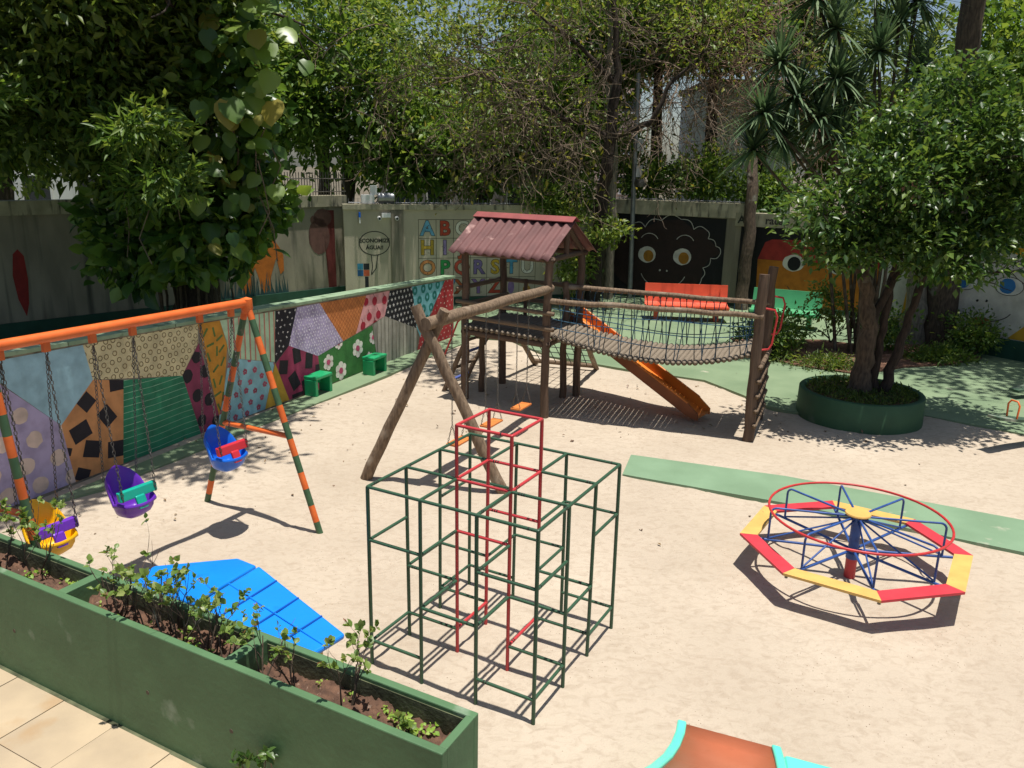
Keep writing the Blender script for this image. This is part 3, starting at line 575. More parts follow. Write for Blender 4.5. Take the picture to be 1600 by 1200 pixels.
# ---- toddler swing set with bucket swings
ap = V(-2.87, 8.508, 2.5); bd = V(-.492, -.871, 0).normalized(); bn = V(-bd.y, bd.x, 0)
Lb = 2.68; ap2 = ap+bd*Lb
sw = thing('toddler_swing_frame', (-3.8, 6.9, 0), 'orange steel swing frame with green banded legs in front of the patchwork wall', 'swing frame')
MB().tube([ap-bd*.03, ap+bd*Lb+bd*.03], .047, 14).build('beam', m_orange, sw, smooth=50)
def banded_leg(top, footp):
    mb = MB(); n = 14; d = footp-top
    for i in range(n): mb.tube([top+d*(i/n), top+d*((i+1)/n)], .036, 12, m=(i % 2 if i else 0), cap=(i in (0, n-1)))
    return mb
feet = []
for base in (ap, ap2):
    off = [V(-2.083, 8.109, -.06)-V(ap.x, ap.y, 0), V(-3.66, 8.907, -.06)-V(ap.x, ap.y, 0)]
    fp = []
    for o in off:
        if base is ap2 and o.x > 0: o = V(.26, -.02, 0)
        footp = V(base.x+o.x, base.y+o.y, -.06); fp.append(footp)
        banded_leg(V(base.x, base.y, 2.5), footp).build('leg', [m_orange2, m_dkgreen], sw, smooth=50)
    q0, q1 = [V(base.x, base.y, 2.5).lerp(f, .56) for f in fp]
    bar('cross_brace', q0, q1, .03, m_orange, sw, 12)
    MB().lathe((base.x, base.y, 2.44), [(0, .12), (.06, .1), (.065, 0), (.05, -.06), (0, -.06)], 14).build('joint', m_orange, sw, smooth=50)
HANG = [(.22, .62, m_pl['blue'], m_pl['red'], .9, 'blue bucket swing with red safety bar, nearest the end of the frame'), (1.38, 1.78, m_pl['purple'], m_pl['teal'], .81, 'purple bucket swing with green safety bar hanging in the middle'), (2.2, 2.58, m_pl['yellow'], m_pl['purple'], .75, 'yellow bucket swing with purple safety bar beside the long planter')]
def chain(mb, p, q, r=.011, link=.042):
    p, q = Vector(p), Vector(q); d = q-p; n = max(2, int(d.length/link)); t = d.normalized(); x = t.cross(V(.3, .5, .8)).normalized(); y = t.cross(x)
    for i in range(n):
        c = p+d*((i+.5)/n); s = x if i % 2 else y; h = link*.62
        mb.tube([c-t*h+s*.0, c-t*h*.4+s*r, c+t*h*.4+s*r, c+t*h, c+t*h*.4-s*r, c-t*h*.4-s*r], .0042, 4, closed=True)
    return mb
for (a0, a1, mS, mT, zc, lab) in HANG:
    mid = ap+bd*((a0+a1)/2); base = V(mid.x, mid.y, 0)
    b_ = thing('bucket_swing', (mid.x, mid.y, zc-.2), lab, 'swing', 'bucket swings on the orange frame')
    n3 = V(-bn.x, -bn.y, 0)
    if n3.x < 0: n3 = -n3                       # facing the sand
    n3 = V(.87, -.49, 0)
    # bucket: rings of an open shell with a tall back
    sh = MB(); K = 32; prof = [(0, .0), (.5, .0), (.8, .035), (.96, .10), (1.0, .17), (1.06, .185), (1.08, .165), (1.13, .17), (1.13, .195), (1.06, .215), (.93, .19), (.86, .11), (.7, .06), (.45, .035), (0, .035)]
    rings = []
    for r, z in prof:
        ring = []
        for k in range(K):
            a = 6.2832*k/K; fx, fy = math.cos(a), math.sin(a)           # fx forward, fy along the beam
            back = max(0., -fx)**.8; g_up = max(0., (z-.05)/.15)
            lift = z+g_up*(.23*back*(1-.12*abs(fy))-.045*max(0., fx)-.035*max(0., 1-abs(fx)*3)*1.0)
            sq = 1/max(abs(fx), abs(fy))**.35
            p = base+n3*(fx*sq*.165*r-.03*back*g_up)+bd*(fy*sq*.18*r*(1-.12*back*g_up)); ring.append(V(p.x, p.y, zc-.17+lift))
        rings.append(ring)
    o = 0; vs = [p for rg in rings for p in rg]; fs = []
    for i in range(len(prof)-1):
        for k in range(K): fs.append((i*K+k, i*K+(k+1) % K, (i+1)*K+(k+1) % K, (i+1)*K+k))
    sh.add(vs, fs); sh.build('bucket_shell', mS, b_, smooth=70)
    # safety T-bar
    f0 = V(mid.x, mid.y, zc+.085)+n3*.10
    tb = MB(); tb.obox(f0-bd*.2-n3*.02-V(0, 0, .04), bd*.4, n3*.05, V(0, 0, .095)-n3*.02); tbo = tb.build('safety_bar', mT, b_)
    mod = tbo.modifiers.new('bevel', 'BEVEL'); mod.width = .012; mod.segments = 3
    st = MB(); st.obox(f0-bd*.05+n3*.055-V(0, 0, .14), bd*.1, n3*.035, V(0, 0, .12)-n3*.05); sto = st.build('crotch_strap', mT, b_); mod = sto.modifiers.new('bevel', 'BEVEL'); mod.width = .012; mod.segments = 3
    for aa, sg in ((a0, -1), (a1, 1)):
        h = ap+bd*aa; h.z = 2.5
        br = MB(); br.obox(h-bd*.03-n3*.02-V(0, 0, .12), bd*.06, n3*.04, V(0, 0, .09)); br.build('hanger_bracket', m_orange2, sw)
        e = V(mid.x, mid.y, 0)+bd*(.175*sg)
        top = h-V(0, 0, .11)
        chain(MB(), top, V(e.x, e.y, zc+.05)+n3*.13).build('chain', m_chain, b_)
        chain(MB(), top, V(e.x, e.y, zc+.2)-n3*.14).build('chain', m_chain, b_)
# ---- log swing: crossed poles + beam to the tower, three board swings
FL, FR, BR, BL = V(-.82, 13.5, 0), V(.54, 12.55, 0), V(1.156, 13.85, 0), V(-.19, 14.58, 0)
Af = thing('log_swing_frame', (-.99, 9.56, 0), 'crossed round log poles carrying a swing beam to the wooden tower', 'swing frame')
X0 = V(-.99, 9.56, 1.93); fL, fR = V(-1.921, 9.775, -.08), V(-.054, 9.337, -.08)
ax = V(.0, .05, 0)
def rough_log(p, q, r, seed, n=12, k=9):
    random.seed(seed); p, q = Vector(p), Vector(q); pts, rad = [], []
    for i in range(k+1):
        t = i/k; pts.append(p.lerp(q, t)+V(random.gauss(0, .008), random.gauss(0, .008), random.gauss(0, .006))); rad.append(r*(1.06-.12*t)*random.uniform(.97, 1.03))
    return MB().tube(pts, rad, n)
rough_log(fL, fL+(X0+ax-fL)*1.17, .072, 1).build('leg', m_log, Af, smooth=50)
rough_log(fR, fR+(X0-ax-fR)*1.2, .072, 2).build('leg', m_log, Af, smooth=50)
B0_, B1_ = V(-1.05, 9.42, 2.12), V(.58, 12.63, 2.1)
rough_log(B0_, B1_, .075, 3).build('beam', m_log, Af, smooth=50)
beam_at = lambda t: B0_.lerp(B1_, t)
lbd = (B1_-B0_).normalized()
for nm, t in (('nearest the crossed poles', .22), ('middle one of the three board swings', .47), ('nearest the wooden tower', .735)):
    m0 = beam_at(t); lab = {'n': 'orange board swing hanging on chains '+nm, 'm': 'orange board swing on chains, '+nm}[nm[0]]
    s = thing('board_swing', (m0.x, m0.y, .38), lab, 'swing', 'board swings under the log beam')
    sd = V(lbd.x, lbd.y, 0).normalized(); sn = V(-sd.y, sd.x, 0)
    b = MB(); b.obox(V(m0.x, m0.y, .38)-sd*.2-sn*.085, sd*.4, sn*.17, V(0, 0, .03)); o = b.build('seat_board', m_board, s); mod = o.modifiers.new('bevel', 'BEVEL'); mod.width = .006; mod.segments = 2
    for sg in (-1, 1):
        top = m0+sd*(.19*sg)-V(0, 0, .075); spl = V(m0.x, m0.y, .68)+sd*(.18*sg)
        ch_ = MB(); chain(ch_, top, spl, .009, .036); chain(ch_, spl, V(m0.x, m0.y, .41)+sd*(.18*sg)+sn*.07, .009, .036); chain(ch_, spl, V(m0.x, m0.y, .41)+sd*(.18*sg)-sn*.07, .009, .036)
        ch_.build('chain', m_chain, s)
# ---- tower
tw = thing('play_tower', (.17, 13.6, 0), 'wooden play tower with a brown corrugated roof and raised deck', 'play tower')
DZ = 1.3
for P, h in ((FL, 2.6), (FR, 2.6), (BR, 2.55), (BL, 2.6)):
    rough_log((P.x, P.y, -.1), (P.x, P.y, h), .066, int(P.x*100), 12).build('post', m_post, tw, smooth=50)
rough_log((.9, 13.75, -.1), (.9, 13.75, 2.05), .06, 77).build('post', m_post, tw, smooth=50)
rough_log((-.55, 13.98, -.1), (-.55, 13.98, DZ), .055, 78).build('post', m_post, tw, smooth=50)
e1 = (FR-FL).normalized(); e2 = (BL-FL).normalized()
nb = 15
for i in range(nb):      # deck logs run front to back
    t = (i+.5)/nb; a, b = FL.lerp(FR, t), BL.lerp(BR, t); dv = (b-a).normalized()
    bar('deck_log', V(a.x, a.y, DZ)-dv*.08, V(b.x, b.y, DZ)+dv*.06, .046, m_grey, tw, 9)
def rail(a, b, z, r=.04, m=None, ext=.08, nm='rail'):
    d = (b-a).normalized(); bar(nm, V(a.x, a.y, z)-d*ext, V(b.x, b.y, z)+d*ext, r, m or m_log, tw, 10)
for a, b in ((FL, FR), (BL, BR), (FL, BL), (FR, BR)): rail(a, b, DZ-.1, .055, m_post, .06, 'deck_beam')
sh_ = lambda p, k: p+(V(.17, 13.6, 0)-p).normalized()*k
rail(sh_(FL, -.09), sh_(FR, -.09), 1.47, .04); rail(sh_(BL, -.09), sh_(BR, -.09), 1.62, .04); rail(sh_(BL, -.09), sh_(BR, -.09), 1.95, .04); rail(sh_(FL, -.09), sh_(BL, -.09), 1.95, .04)
rail(sh_(FL, -.09), sh_(FR, -.09), 1.72, .035); rail(sh_(FL, .1), sh_(BL, .1), 1.7, .035)
for t in (.3, .62): p = BL.lerp(BR, t); bar('baluster', V(p.x, p.y, DZ), V(p.x, p.y, 2.0), .035, m_post, tw, 10)
for a, b in ((FL, FR), (BL, BR), (FL, BL), (FR, BR)): rail(a, b, 2.55, .045, m_post, .1, 'roof_beam')
cL, cR = (FL+BL)/2, (FR+BR)/2; rd = (cR-cL).normalized(); RZ = 3.12
rL, rR = cL-rd*.16, cR+rd*.14
for q in (cL, cR): bar('king_post', V(q.x, q.y, 2.55), V(q.x, q.y, RZ-.05), .045, m_post, tw, 10)
for a, b in ((FL, cL), (FR, cR), (BL, cL), (BR, cR)): bar('rafter', V(a.x, a.y, 2.56), V(b.x, b.y, RZ-.06), .04, m_post, tw, 10)
def roof_side(sgn):
    dn = V(-rd.y, rd.x, 0)*(-1 if sgn > 0 else 1); run = .86; ez = 2.56
    nw = 120; nvs = 7; vs, fs = [], []
    for u in range(nw+1):
        t = u/nw; b = rL.lerp(rR, t)
        for v_ in range(nvs+1):
            q = v_/nvs; p = V(b.x, b.y, RZ)+dn*(run*q)+V(0, 0, -(RZ-ez)*q)
            nrm = V(dn.x*(RZ-ez), dn.y*(RZ-ez), run).normalized(); p += nrm*(.024*math.cos(t*10.5*6.2832)+.012+.004*math.sin(9*q+3*t)); vs.append(p)
    for u in range(nw):
        for v_ in range(nvs): i = u*(nvs+1)+v_; fs.append((i, i+1, i+nvs+2, i+nvs+1))
    o = MB().add(vs, fs).build('roof_sheet', m_roof, tw, smooth=80); sd = o.modifiers.new('thickness', 'SOLIDIFY'); sd.thickness = .008
roof_side(1); roof_side(-1)
rg = MB(); a, b = V(rL.x, rL.y, RZ+.055)-rd*.02, V(rR.x, rR.y, RZ+.055)+rd*.02; dn = V(-rd.y, rd.x, 0)
for s in (-1, 1): rg.obox(a, (b-a), dn*(.13*s)+V(0, 0, -.075), V(0, 0, .014)) if s > 0 else rg.obox(a+V(0, 0, .0), dn*(.13*s)+V(0, 0, -.075), (b-a), V(0, 0, .014))
rg.build('ridge_cap', pm('ridge_red', (.30, .07, .065), (.23, .055, .05), rough=.6, scale=4), tw)
# net climb at the back, ladder at the left
n0, n1 = V(.5, 16.2, -.05), V(1.72, 15.86, -.05); t0, t1 = V(BL.x, BL.y, 1.35), V(BR.x, BR.y, 1.35)
rough_log(n0, t0, .05, 21).build('net_pole', m_log, tw, smooth=50); rough_log(n1, t1, .05, 22).build('net_pole', m_log, tw, smooth=50)
bar('net_foot_bar', n0.lerp(t0, .1), n1.lerp(t1, .1), .045, m_log, tw, 10)
net = MB()
for i in range(1, 8): net.tube([n0.lerp(t0, .1).lerp(n1.lerp(t1, .1), i/8), t0.lerp(t1, i/8)], .009, 5)
for i in range(1, 8): net.tube([n0.lerp(t0, .1+.88*i/8), n1.lerp(t1, .1+.88*i/8)], .009, 5)
net.build('climbing_net', m_ropek, tw)
l0, l1 = V(-1.25, 14.05, -.05), V(-.93, 14.75, -.05); k0, k1 = V(FL.x, FL.y, 1.35)+e2*.3, V(BL.x, BL.y, 1.35)-e2*.1
rough_log(l0, k0, .045, 31).build('ladder_rail', m_log, tw, smooth=50); rough_log(l1, k1, .045, 32).build('ladder_rail', m_log, tw, smooth=50)
for i in range(5): bar('ladder_rung', l0.lerp(k0, .15+i*.19), l1.lerp(k1, .15+i*.19), .028, m_log if i % 2 else pm('rung_blue', (.10, .14, .4), rough=.5), tw, 8)
mbr = MB(); mbr.tube([l0.lerp(k0, .25)+V(-.1, 0, .05), l0.lerp(k0, .3)+V(-.16, -.02, .25), l0.lerp(k0, .75)+V(-.16, -.02, .3), l0.lerp(k0, .95)+V(-.03, 0, .25)], .016, 8); mbr.build('hand_grip', m_red, tw, smooth=60)
# ---- rope bridge
E1, E2 = V(3.62, 11.59, 0), V(4.12, 12.78, 0); S1, S2 = V(.62, 12.62, 0), V(.98, 13.72, 0)
bg_ = thing('rope_bridge', (2.3, 12.6, 0), 'sagging log plank bridge with rope sides between tower and end posts', 'bridge')
sag = lambda t: DZ+.02-.24*4*t*(1-t)*(.8+.4*t)
npk = 37
dbr = (E1-S1).normalized()
for i in range(npk):
    t = (i+.5)/npk; a, b = S1.lerp(E1, t*.975), S2.lerp(E2, t*.975); z = sag(t); dv = (b-a).normalized()
    bar('plank', V(a.x, a.y, z)-dv*random.uniform(.02, .05), V(b.x, b.y, z)+dv*random.uniform(.0, .05), random.uniform(.0405, .0435), m_grey, bg_, 9)
for P, h, sd_ in ((E1, 2.52, 41), (E2, 2.5, 42)): rough_log((P.x, P.y, -.12), (P.x, P.y, h), .078, sd_).build('end_post', m_post, bg_, smooth=50)
RZb = 1.91
for a, b, sd_ in ((V(FR.x, FR.y, RZb)-dbr*.05, V(E1.x, E1.y, RZb)+V(.03, -.07, 0), 51), (V(.9, 13.78, RZb+.05), V(E2.x, E2.y, RZb)+V(.02, -.06, 0), 52)): rough_log(a, b, .042, sd_).build('hand_rail', m_log, bg_, smooth=50)
random.seed(5)
for side, (A, B) in enumerate(((S1, E1), (S2, E2))):
    ra, rb = V(A.x, A.y, RZb), V(B.x, B.y, RZb)
    rp, rk = MB(), MB()
    for i in range(1, 30):
        t = i/30; top = ra.lerp(rb, t); j = t+random.choice((-1, 1))*random.uniform(.01, .035); j = min(.98, max(.02, j)); P = A.lerp(B, j); bot = V(P.x, P.y, sag(j)+.01)
        (rk if i % 3 == 0 else rp).tube([top, bot], .0075, 5); rk.tube([top+V(0, 0, .047), top+V(.02, -.045, .0), top-V(0, 0, .047), top+V(-.01, .045, 0)], .007, 4, closed=True)
    for f in (.28, .52, .76):
        pts = []
        for i in range(16): t = i/15; P = A.lerp(B, t); z = sag(t)+(RZb-sag(t))*f; pts.append(V(P.x, P.y, z+.02*math.sin(9*t+f*20)))
        rp.tube(pts, .008, 5)
    rp.build('rope_side', m_rope, bg_); rk.build('rope_lashing', m_ropek, bg_)
for i, z in enumerate((.24, .47, .7, .93, 1.15)): bar('ladder_rung', V(E1.x, E1.y, z)+V(.06, -.07, 0)-(E2-E1).normalized()*.05, V(E2.x, E2.y, z)+V(.06, -.07, 0), .036, m_log, bg_, 10)
for P in (E1, E2):
    MB().tube([V(P.x+.06, P.y, 2.02), V(P.x+.2, P.y-.02, 2.0), V(P.x+.24, P.y-.03, 1.9), V(P.x+.2, P.y-.04, 1.5), V(P.x+.16, P.y-.04, 1.42), V(P.x+.04, P.y-.02, 1.4)], .016, 8).build('hand_grip', m_red, bg_, smooth=60)
# ---- orange chute slide under the bridge
sl = thing('slide', (2.2, 13.4, 0), 'orange chute slide running from the tower down under the rope bridge', 'slide')
s0, s1 = V(1.12, 14.2, 1.33), V(3.02, 12.74, .1); d = (s1-s0); dh = V(d.x, d.y, 0).normalized(); sn = V(-dh.y, dh.x, 0)
wd = .23; ch_ = MB(); prof = [(-wd, .17), (-wd, 0), (wd, 0), (wd, .17)]
def chute(offs):
    return [s0+sn*o+V(0, 0, h) for o, h in offs]
path = [s0-dh*.12, s0, s0.lerp(s1, .5), s1-V(0, 0, .0), s1+dh*.2-V(0, 0, .04)]
bed = MB(); vs = []
for p in path: vs += [p-sn*wd, p+sn*wd]
bed.add(vs, [(2*i, 2*i+2, 2*i+3, 2*i+1) for i in range(len(path)-1)]); ob = bed.build('slide_bed', m_slide, sl); md = ob.modifiers.new('t', 'SOLIDIFY'); md.thickness = .02; md.offset = -1
for sg in (-1, 1):
    sd = MB(); vs = []
    for i, p in enumerate(path):
        h = .17 if i < 4 else .05; vs += [p+sn*(sg*wd)-V(0, 0, .05), p+sn*(sg*wd)+V(0, 0, h)]
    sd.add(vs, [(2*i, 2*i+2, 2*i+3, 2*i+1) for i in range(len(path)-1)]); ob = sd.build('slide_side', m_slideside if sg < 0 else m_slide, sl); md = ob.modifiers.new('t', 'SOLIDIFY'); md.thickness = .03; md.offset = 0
    bar('slide_edge', s0+sn*(sg*wd)+V(0, 0, .17), s1+sn*(sg*wd)+V(0, 0, .17), .02, m_slide, sl, 8)
# ---- plastic playhouse behind the planter
ph_ = thing('toy_playhouse', (-2.1, 5.5, 0), 'plastic toy playhouse with a bright blue panelled roof behind the planter', 'playhouse')
E_ = [V(-2.98, 5.64, .76), V(-2.9, 5.9, .77), V(-2.24, 6.0, .80), V(-2.03, 5.82, .835), V(-2.30, 5.19, .86)]
def panel(name, pts, th=.03, bev=.012):
    n = len(pts); nrm = (pts[1]-pts[0]).cross(pts[2]-pts[0]).normalized(); nrm = nrm if nrm.z > 0 else -nrm
    mb = MB(); lo = [p-nrm*th for p in pts]
    mb.add(list(pts)+lo, [tuple(range(n)), tuple(reversed(range(n, 2*n)))]+[(i, i+n, (i+1) % n+n, (i+1) % n) for i in range(n)])
    o = mb.build(name, m_pl['roofblue'], ph_); md = o.modifiers.new('bevel', 'BEVEL'); md.width = bev; md.segments = 3; return nrm
panel('roof_panel', E_, .05, .022)
r0_, r1_, q1_, q0_ = V(-2.0, 5.79, .85), V(-2.27, 5.16, .865), V(-1.37, 4.7, .74), V(-1.15, 5.02, .74)
nrm = panel('roof_panel', [r0_, r1_, q1_, q0_], .05, .022)
for t in (.24, .5, .76):
    a, b = r0_.lerp(q0_, t), r1_.lerp(q1_, t); g0 = MB().tube([a+nrm*.002+(b-a)*.03, b+nrm*.002-(b-a)*.03], .008, 6); g0.build('roof_seam', pm('seam_blue', (.005, .09, .42), rough=.4), ph_)
g0 = MB().tube([(r0_+r1_)/2+nrm*.003, (q0_+q1_)/2+nrm*.003], .006, 6).build('roof_seam', m_pl['roofblue'], ph_)
hb = MB(); hb.prism([(-2.62, 5.32), (-1.5, 4.82), (-1.32, 5.02), (-2.1, 5.72), (-2.7, 5.66)], -.03, .72); hb.build('house_wall', m_pl['wallyellow'], ph_)
# ---- turquoise and brown slide at the bottom right
ts = thing('toddler_slide', (1.5, 4.3, 0), 'brown slide bed with turquoise side rails at the bottom of the picture', 'slide')
LE = [V(1.26, 4.79, .19), V(1.22, 4.66, .2), V(1.15, 4.49, .24), V(1.06, 4.3, .31), V(.94, 4.08, .42), V(.8, 3.82, .58), V(.66, 3.56, .78)]
RE = [V(1.81, 4.57, .19), V(1.79, 4.43, .2), V(1.75, 4.26, .24), V(1.71, 4.08, .31), V(1.66, 3.86, .42), V(1.6, 3.6, .58), V(1.54, 3.35, .78)]
vs = []
for l_, r_ in zip(LE, RE): vs += [l_, r_]
ob = MB().add(vs, [(2*i, 2*i+1, 2*i+3, 2*i+2) for i in range(6)]).build('slide_bed', m_pl['brown'], ts, smooth=40); md = ob.modifiers.new('t', 'SOLIDIFY'); md.thickness = .03
wx_ = (RE[0]-LE[0]).normalized()
for E_l, sg in ((LE, -1), (RE, 1)):
    vs = []
    for p in E_l:
        c = p+wx_*(.02*sg); vs += [c-wx_*.032-V(0, 0, .17), c-wx_*.032+V(0, 0, .06), c+wx_*.032+V(0, 0, .06), c+wx_*.032-V(0, 0, .17)]
    fs = [(0, 1, 2, 3), tuple(reversed([len(vs)-4+i for i in range(4)]))]
    for i in range(len(E_l)-1):
        for j in range(4): fs.append((4*i+j, 4*i+4+j, 4*i+4+(j+1) % 4, 4*i+(j+1) % 4))
    ob = MB().add(vs, fs).build('side_rail', m_pl['aqua'], ts, smooth=40); md = ob.modifiers.new('b', 'BEVEL'); md.width = .014; md.segments = 3; md.limit_method = 'ANGLE'
q = RE[0]+wx_*.07; dnn = (RE[3]-RE[0])*2.2; dnn.z = 0
ob = MB().obox(q+dnn-V(0, 0, .2), wx_*.5, -dnn, V(0, 0, .21)).build('side_deck', m_pl['aqua'], ts); md = ob.modifiers.new('b', 'BEVEL'); md.width = .03; md.segments = 3
# ---- stools, benches, see-saws
def stool(x, y, rz, lab):
    t = thing('step_stool', (x, y, 0), lab, 'stool', 'green stools along the patchwork wall', 0)
    ca = V(math.cos(rz), math.sin(rz), 0); cb = V(-ca.y, ca.x, 0); P = V(x, y, 0)
    o = MB().obox(P-ca*.23-cb*.14+V(0, 0, .3), ca*.46, cb*.28, V(0, 0, .06)).build('seat', m_pl['green'], t); md = o.modifiers.new('b', 'BEVEL'); md.width = .015; md.segments = 2
    for s in (-1, 1):
        o = MB().obox(P+ca*(.2*s-.035)-cb*.125, ca*.07, cb*.25, V(0, 0, .298)).build('leg_panel', m_pl['green'], t); md = o.modifiers.new('b', 'BEVEL'); md.width = .012; md.segments = 2
    o = MB().obox(P-ca*.16+cb*.08+V(0, 0, .16), ca*.32, cb*.03, V(0, 0, .135)).build('back_panel', m_pl['green'], t)
stool(-3.42, 13.62, R_(66), 'green step stool against the wall under the maroon painted patch')
stool(-2.68, 15.12, R_(66), 'green step stool against the wall beside the painted white flowers')
def bench(x, y, rz, L, mat, lab, back=.42, nm='bench'):
    t = thing(nm, (x, y, 0), lab, 'bench'); ca = V(math.cos(rz), math.sin(rz), 0); cb = V(-ca.y, ca.x, 0); P = V(x, y, 0)
    prof = [(-.28, .40), (-.27, .44), (-.1, .41), (.1, .42), (.2, .47), (.27, .62), (.33, .44+back), (.37, .44+back), (.35, .6), (.26, .4), (.12, .34), (-.2, .34)]
    vs = []
    for e in (-1, 1): vs += [P+ca*(L/2*e)+cb*a+V(0, 0, z) for a, z in prof]
    n = len(prof); o = MB().add(vs, [tuple(range(n)), tuple(reversed(range(n, 2*n)))]+[(i, i+n, (i+1) % n+n, (i+1) % n) for i in range(n)]).build('bench_shell', mat, t, smooth=35)
    for s in (-1, 1): MB().obox(P+ca*(L*.36*s-.06)-cb*.14-V(0, 0, .02), ca*.12, cb*.3, V(0, 0, .37)).build('leg', mat, t)
m_bo = pm('bench_orange', (.68, .09, .035), (.55, .07, .03), rough=.5, scale=3, c3=(.35, .06, .03), c3scale=3, c3lo=.6, c3hi=.75)
bench(4.64, 21.3, R_(-6), 2.2, m_bo, 'bright orange bench with a tall back in front of the black face wall', .5)
bench(7.05, 20.6, R_(-26), 1.75, m_pl['bench'], 'curved green bench in front of the orange face wall', .5)
def seesaw(P, dv, lab, tilt):
    t = thing('seesaw', (P.x, P.y, 0), lab, 'seesaw', 'seesaws at the right edge'); dv = dv.normalized(); n = V(-dv.y, dv.x, 0); up = V(0, 0, 1); d3 = (dv+up*tilt).normalized()
    c = V(P.x, P.y, .3)
    o = MB().obox(c-d3*1.25-n*.1, d3*2.5, n*.2, V(0, 0, .04)).build('plank', pm('plank_worn', (.30, .33, .26), (.10, .16, .10), rough=.6, scale=4, c3=(.04, .08, .05), c3scale=3, c3lo=.45, c3hi=.55), t)
    bar('pivot', c-n*.2-V(0, 0, .04), c+n*.2-V(0, 0, .04), .03, m_dkgreen, t)
    for s in (-1, 1): bar('support_leg', c+n*(.17*s)-V(0, 0, .04), V(P.x, P.y, -.08)+n*(.2*s), .025, m_dkgreen, t)
    for s in (-1, 1):
        h = c+d3*(.85*s)+V(0, 0, .04); MB().tube([h-n*.08, h-n*.09+V(0, 0, .2), h-n*.05+V(0, 0, .26), h+n*.05+V(0, 0, .26), h+n*.09+V(0, 0, .2), h+n*.08], .014, 8).build('handle', m_orange, t, smooth=60)
seesaw(V(8.25, 11.75, 0), V(.92, .38, 0), 'seesaw with an orange handle on the sand beside the round planter', -.16)
seesaw(V(10.35, 14.5, 0), V(.92, .3, 0), 'pale seesaw plank on the green floor by the sunlit wall', .12)
# ================= planters =================
m_bark = pm('bark', (.115, .082, .055), (.05, .036, .025), rough=.95, scale=9, sv=(3, 3, .8), bump=.9, bscale=10, c3=(.20, .19, .15), c3scale=3.5, c3lo=.6, c3hi=.72)
m_barkd = pm('dark_bark', (.055, .038, .028), (.022, .016, .012), rough=.95, scale=9, sv=(3, 3, .8), bump=.9, bscale=10)
m_barkp = pm('pale_bark', (.27, .235, .18), (.14, .12, .09), rough=.9, scale=7, sv=(3, 3, .8), bump=.6, bscale=12, c3=(.08, .08, .05), c3scale=3, c3lo=.58, c3hi=.7)
m_twig = pm('twig', (.20, .145, .10), (.11, .08, .055), rough=.9, scale=12)
Lf_dark = leafmat('leaf_dark', [(.045, .085, .018), (.075, .13, .026), (.125, .185, .036), (.2, .25, .052)], transl=.45)
Lf_mid = leafmat('leaf_mid', [(.052, .112, .022), (.088, .168, .03), (.135, .225, .04), (.22, .29, .06)], transl=.45)
Lf_lit = leafmat('leaf_light', [(.08, .14, .025), (.13, .205, .035), (.19, .265, .05), (.29, .33, .07)], transl=.42)
Lf_yel = leafmat('leaf_yellowing', [(.10, .13, .02), (.20, .21, .03), (.32, .27, .05), (.16, .19, .035)])
Lf_glossy = leafmat('leaf_glossy', [(.03, .072, .016), (.052, .112, .024), (.085, .16, .032), (.16, .235, .05)], rough=.36, transl=.38, spec=.45)
Lf_drac = leafmat('leaf_dracaena', [(.05, .10, .045), (.08, .14, .06), (.12, .19, .085), (.17, .24, .11)], rough=.55, transl=.25)
Lf_vine = leafmat('leaf_vine', [(.03, .08, .02), (.06, .13, .025), (.11, .20, .035), (.24, .33, .06)], rough=.35, transl=.42, spec=.5)
Lf_azal = leafmat('leaf_azalea', [(.09, .17, .03), (.14, .23, .045), (.20, .29, .065), (.27, .32, .10)], rough=.4, transl=.38)
Lf_bud = leafmat('leaf_bud', [(.30, .12, .06), (.38, .2, .09), (.2, .24, .06)], rough=.5)
Lf_seed = leafmat('leaf_seedling', [(.20, .36, .04), (.27, .42, .06), (.33, .46, .08)], rough=.5, transl=.3)
pl = thing('long_planter', N0+pd*2.6+pn*.2, 'long green painted concrete planter box with soil cells along the patio', 'planter')
W_, T_, H_ = .395, .055, .9
def pbox(s0, s1, t0, t1, z0, z1): return MB().obox(N0+pd*s1+pn*t0+V(0, 0, z0), pd*(s0-s1), pn*(t1-t0), V(0, 0, z1-z0))
Ls = 5.4
for nm, a in (('front_wall', (0, Ls, 0, T_, -.1, H_)), ('back_wall', (0, Ls, W_-T_, W_, -.1, H_))):
    o = pbox(*a).build(nm, m_green, pl); md = o.modifiers.new('b', 'BEVEL'); md.width = .008; md.segments = 2
DIV = [(0.0, .055), (1.6, 1.69), (3.3, 3.39), (Ls-.06, Ls)]
for a, b in DIV:
    o = pbox(a+.001, b-.001, T_-.004, W_-T_+.004, .1, H_-.0015).build('divider', m_green, pl); md = o.modifiers.new('b', 'BEVEL'); md.width = .006; md.segments = 2
for (a, b), (c, d_) in zip(DIV[:-1], DIV[1:]):
    nx_, ny_ = 60, 14; X2, Y2 = np.meshgrid(np.linspace(b, c, nx_), np.linspace(T_, W_-T_, ny_)); Z2 = H_-.15+.014*rng.normal(size=X2.shape)+.025*np.sin(5*X2+3*Y2*4)+.012*np.sin(17*X2-11*Y2)
    P_ = np.array(N0)+X2[..., None]*np.array(pd)+Y2[..., None]*np.array(pn); P_[..., 2] = Z2
    ii = (np.arange(ny_-1)[:, None]*nx_+np.arange(nx_-1)[None]).ravel()
    np_mesh('soil', P_.reshape(-1, 3), np.stack([ii, ii+nx_, ii+nx_+1, ii+1], -1), m_soil, pl)
    pbox(b+.002, c-.002, W_-T_-.006, W_-T_+.001, .5, H_-.03).build('mossy_liner', m_moss, pl)
for s in (3.95, 2.42, 1.62, .72): 
    q = N0+pd*s+V(0, 0, .41)-pn*.0025; MB().tube([q, q+pn*.02], .016, 12).build('drain_hole', m_grout, pl)
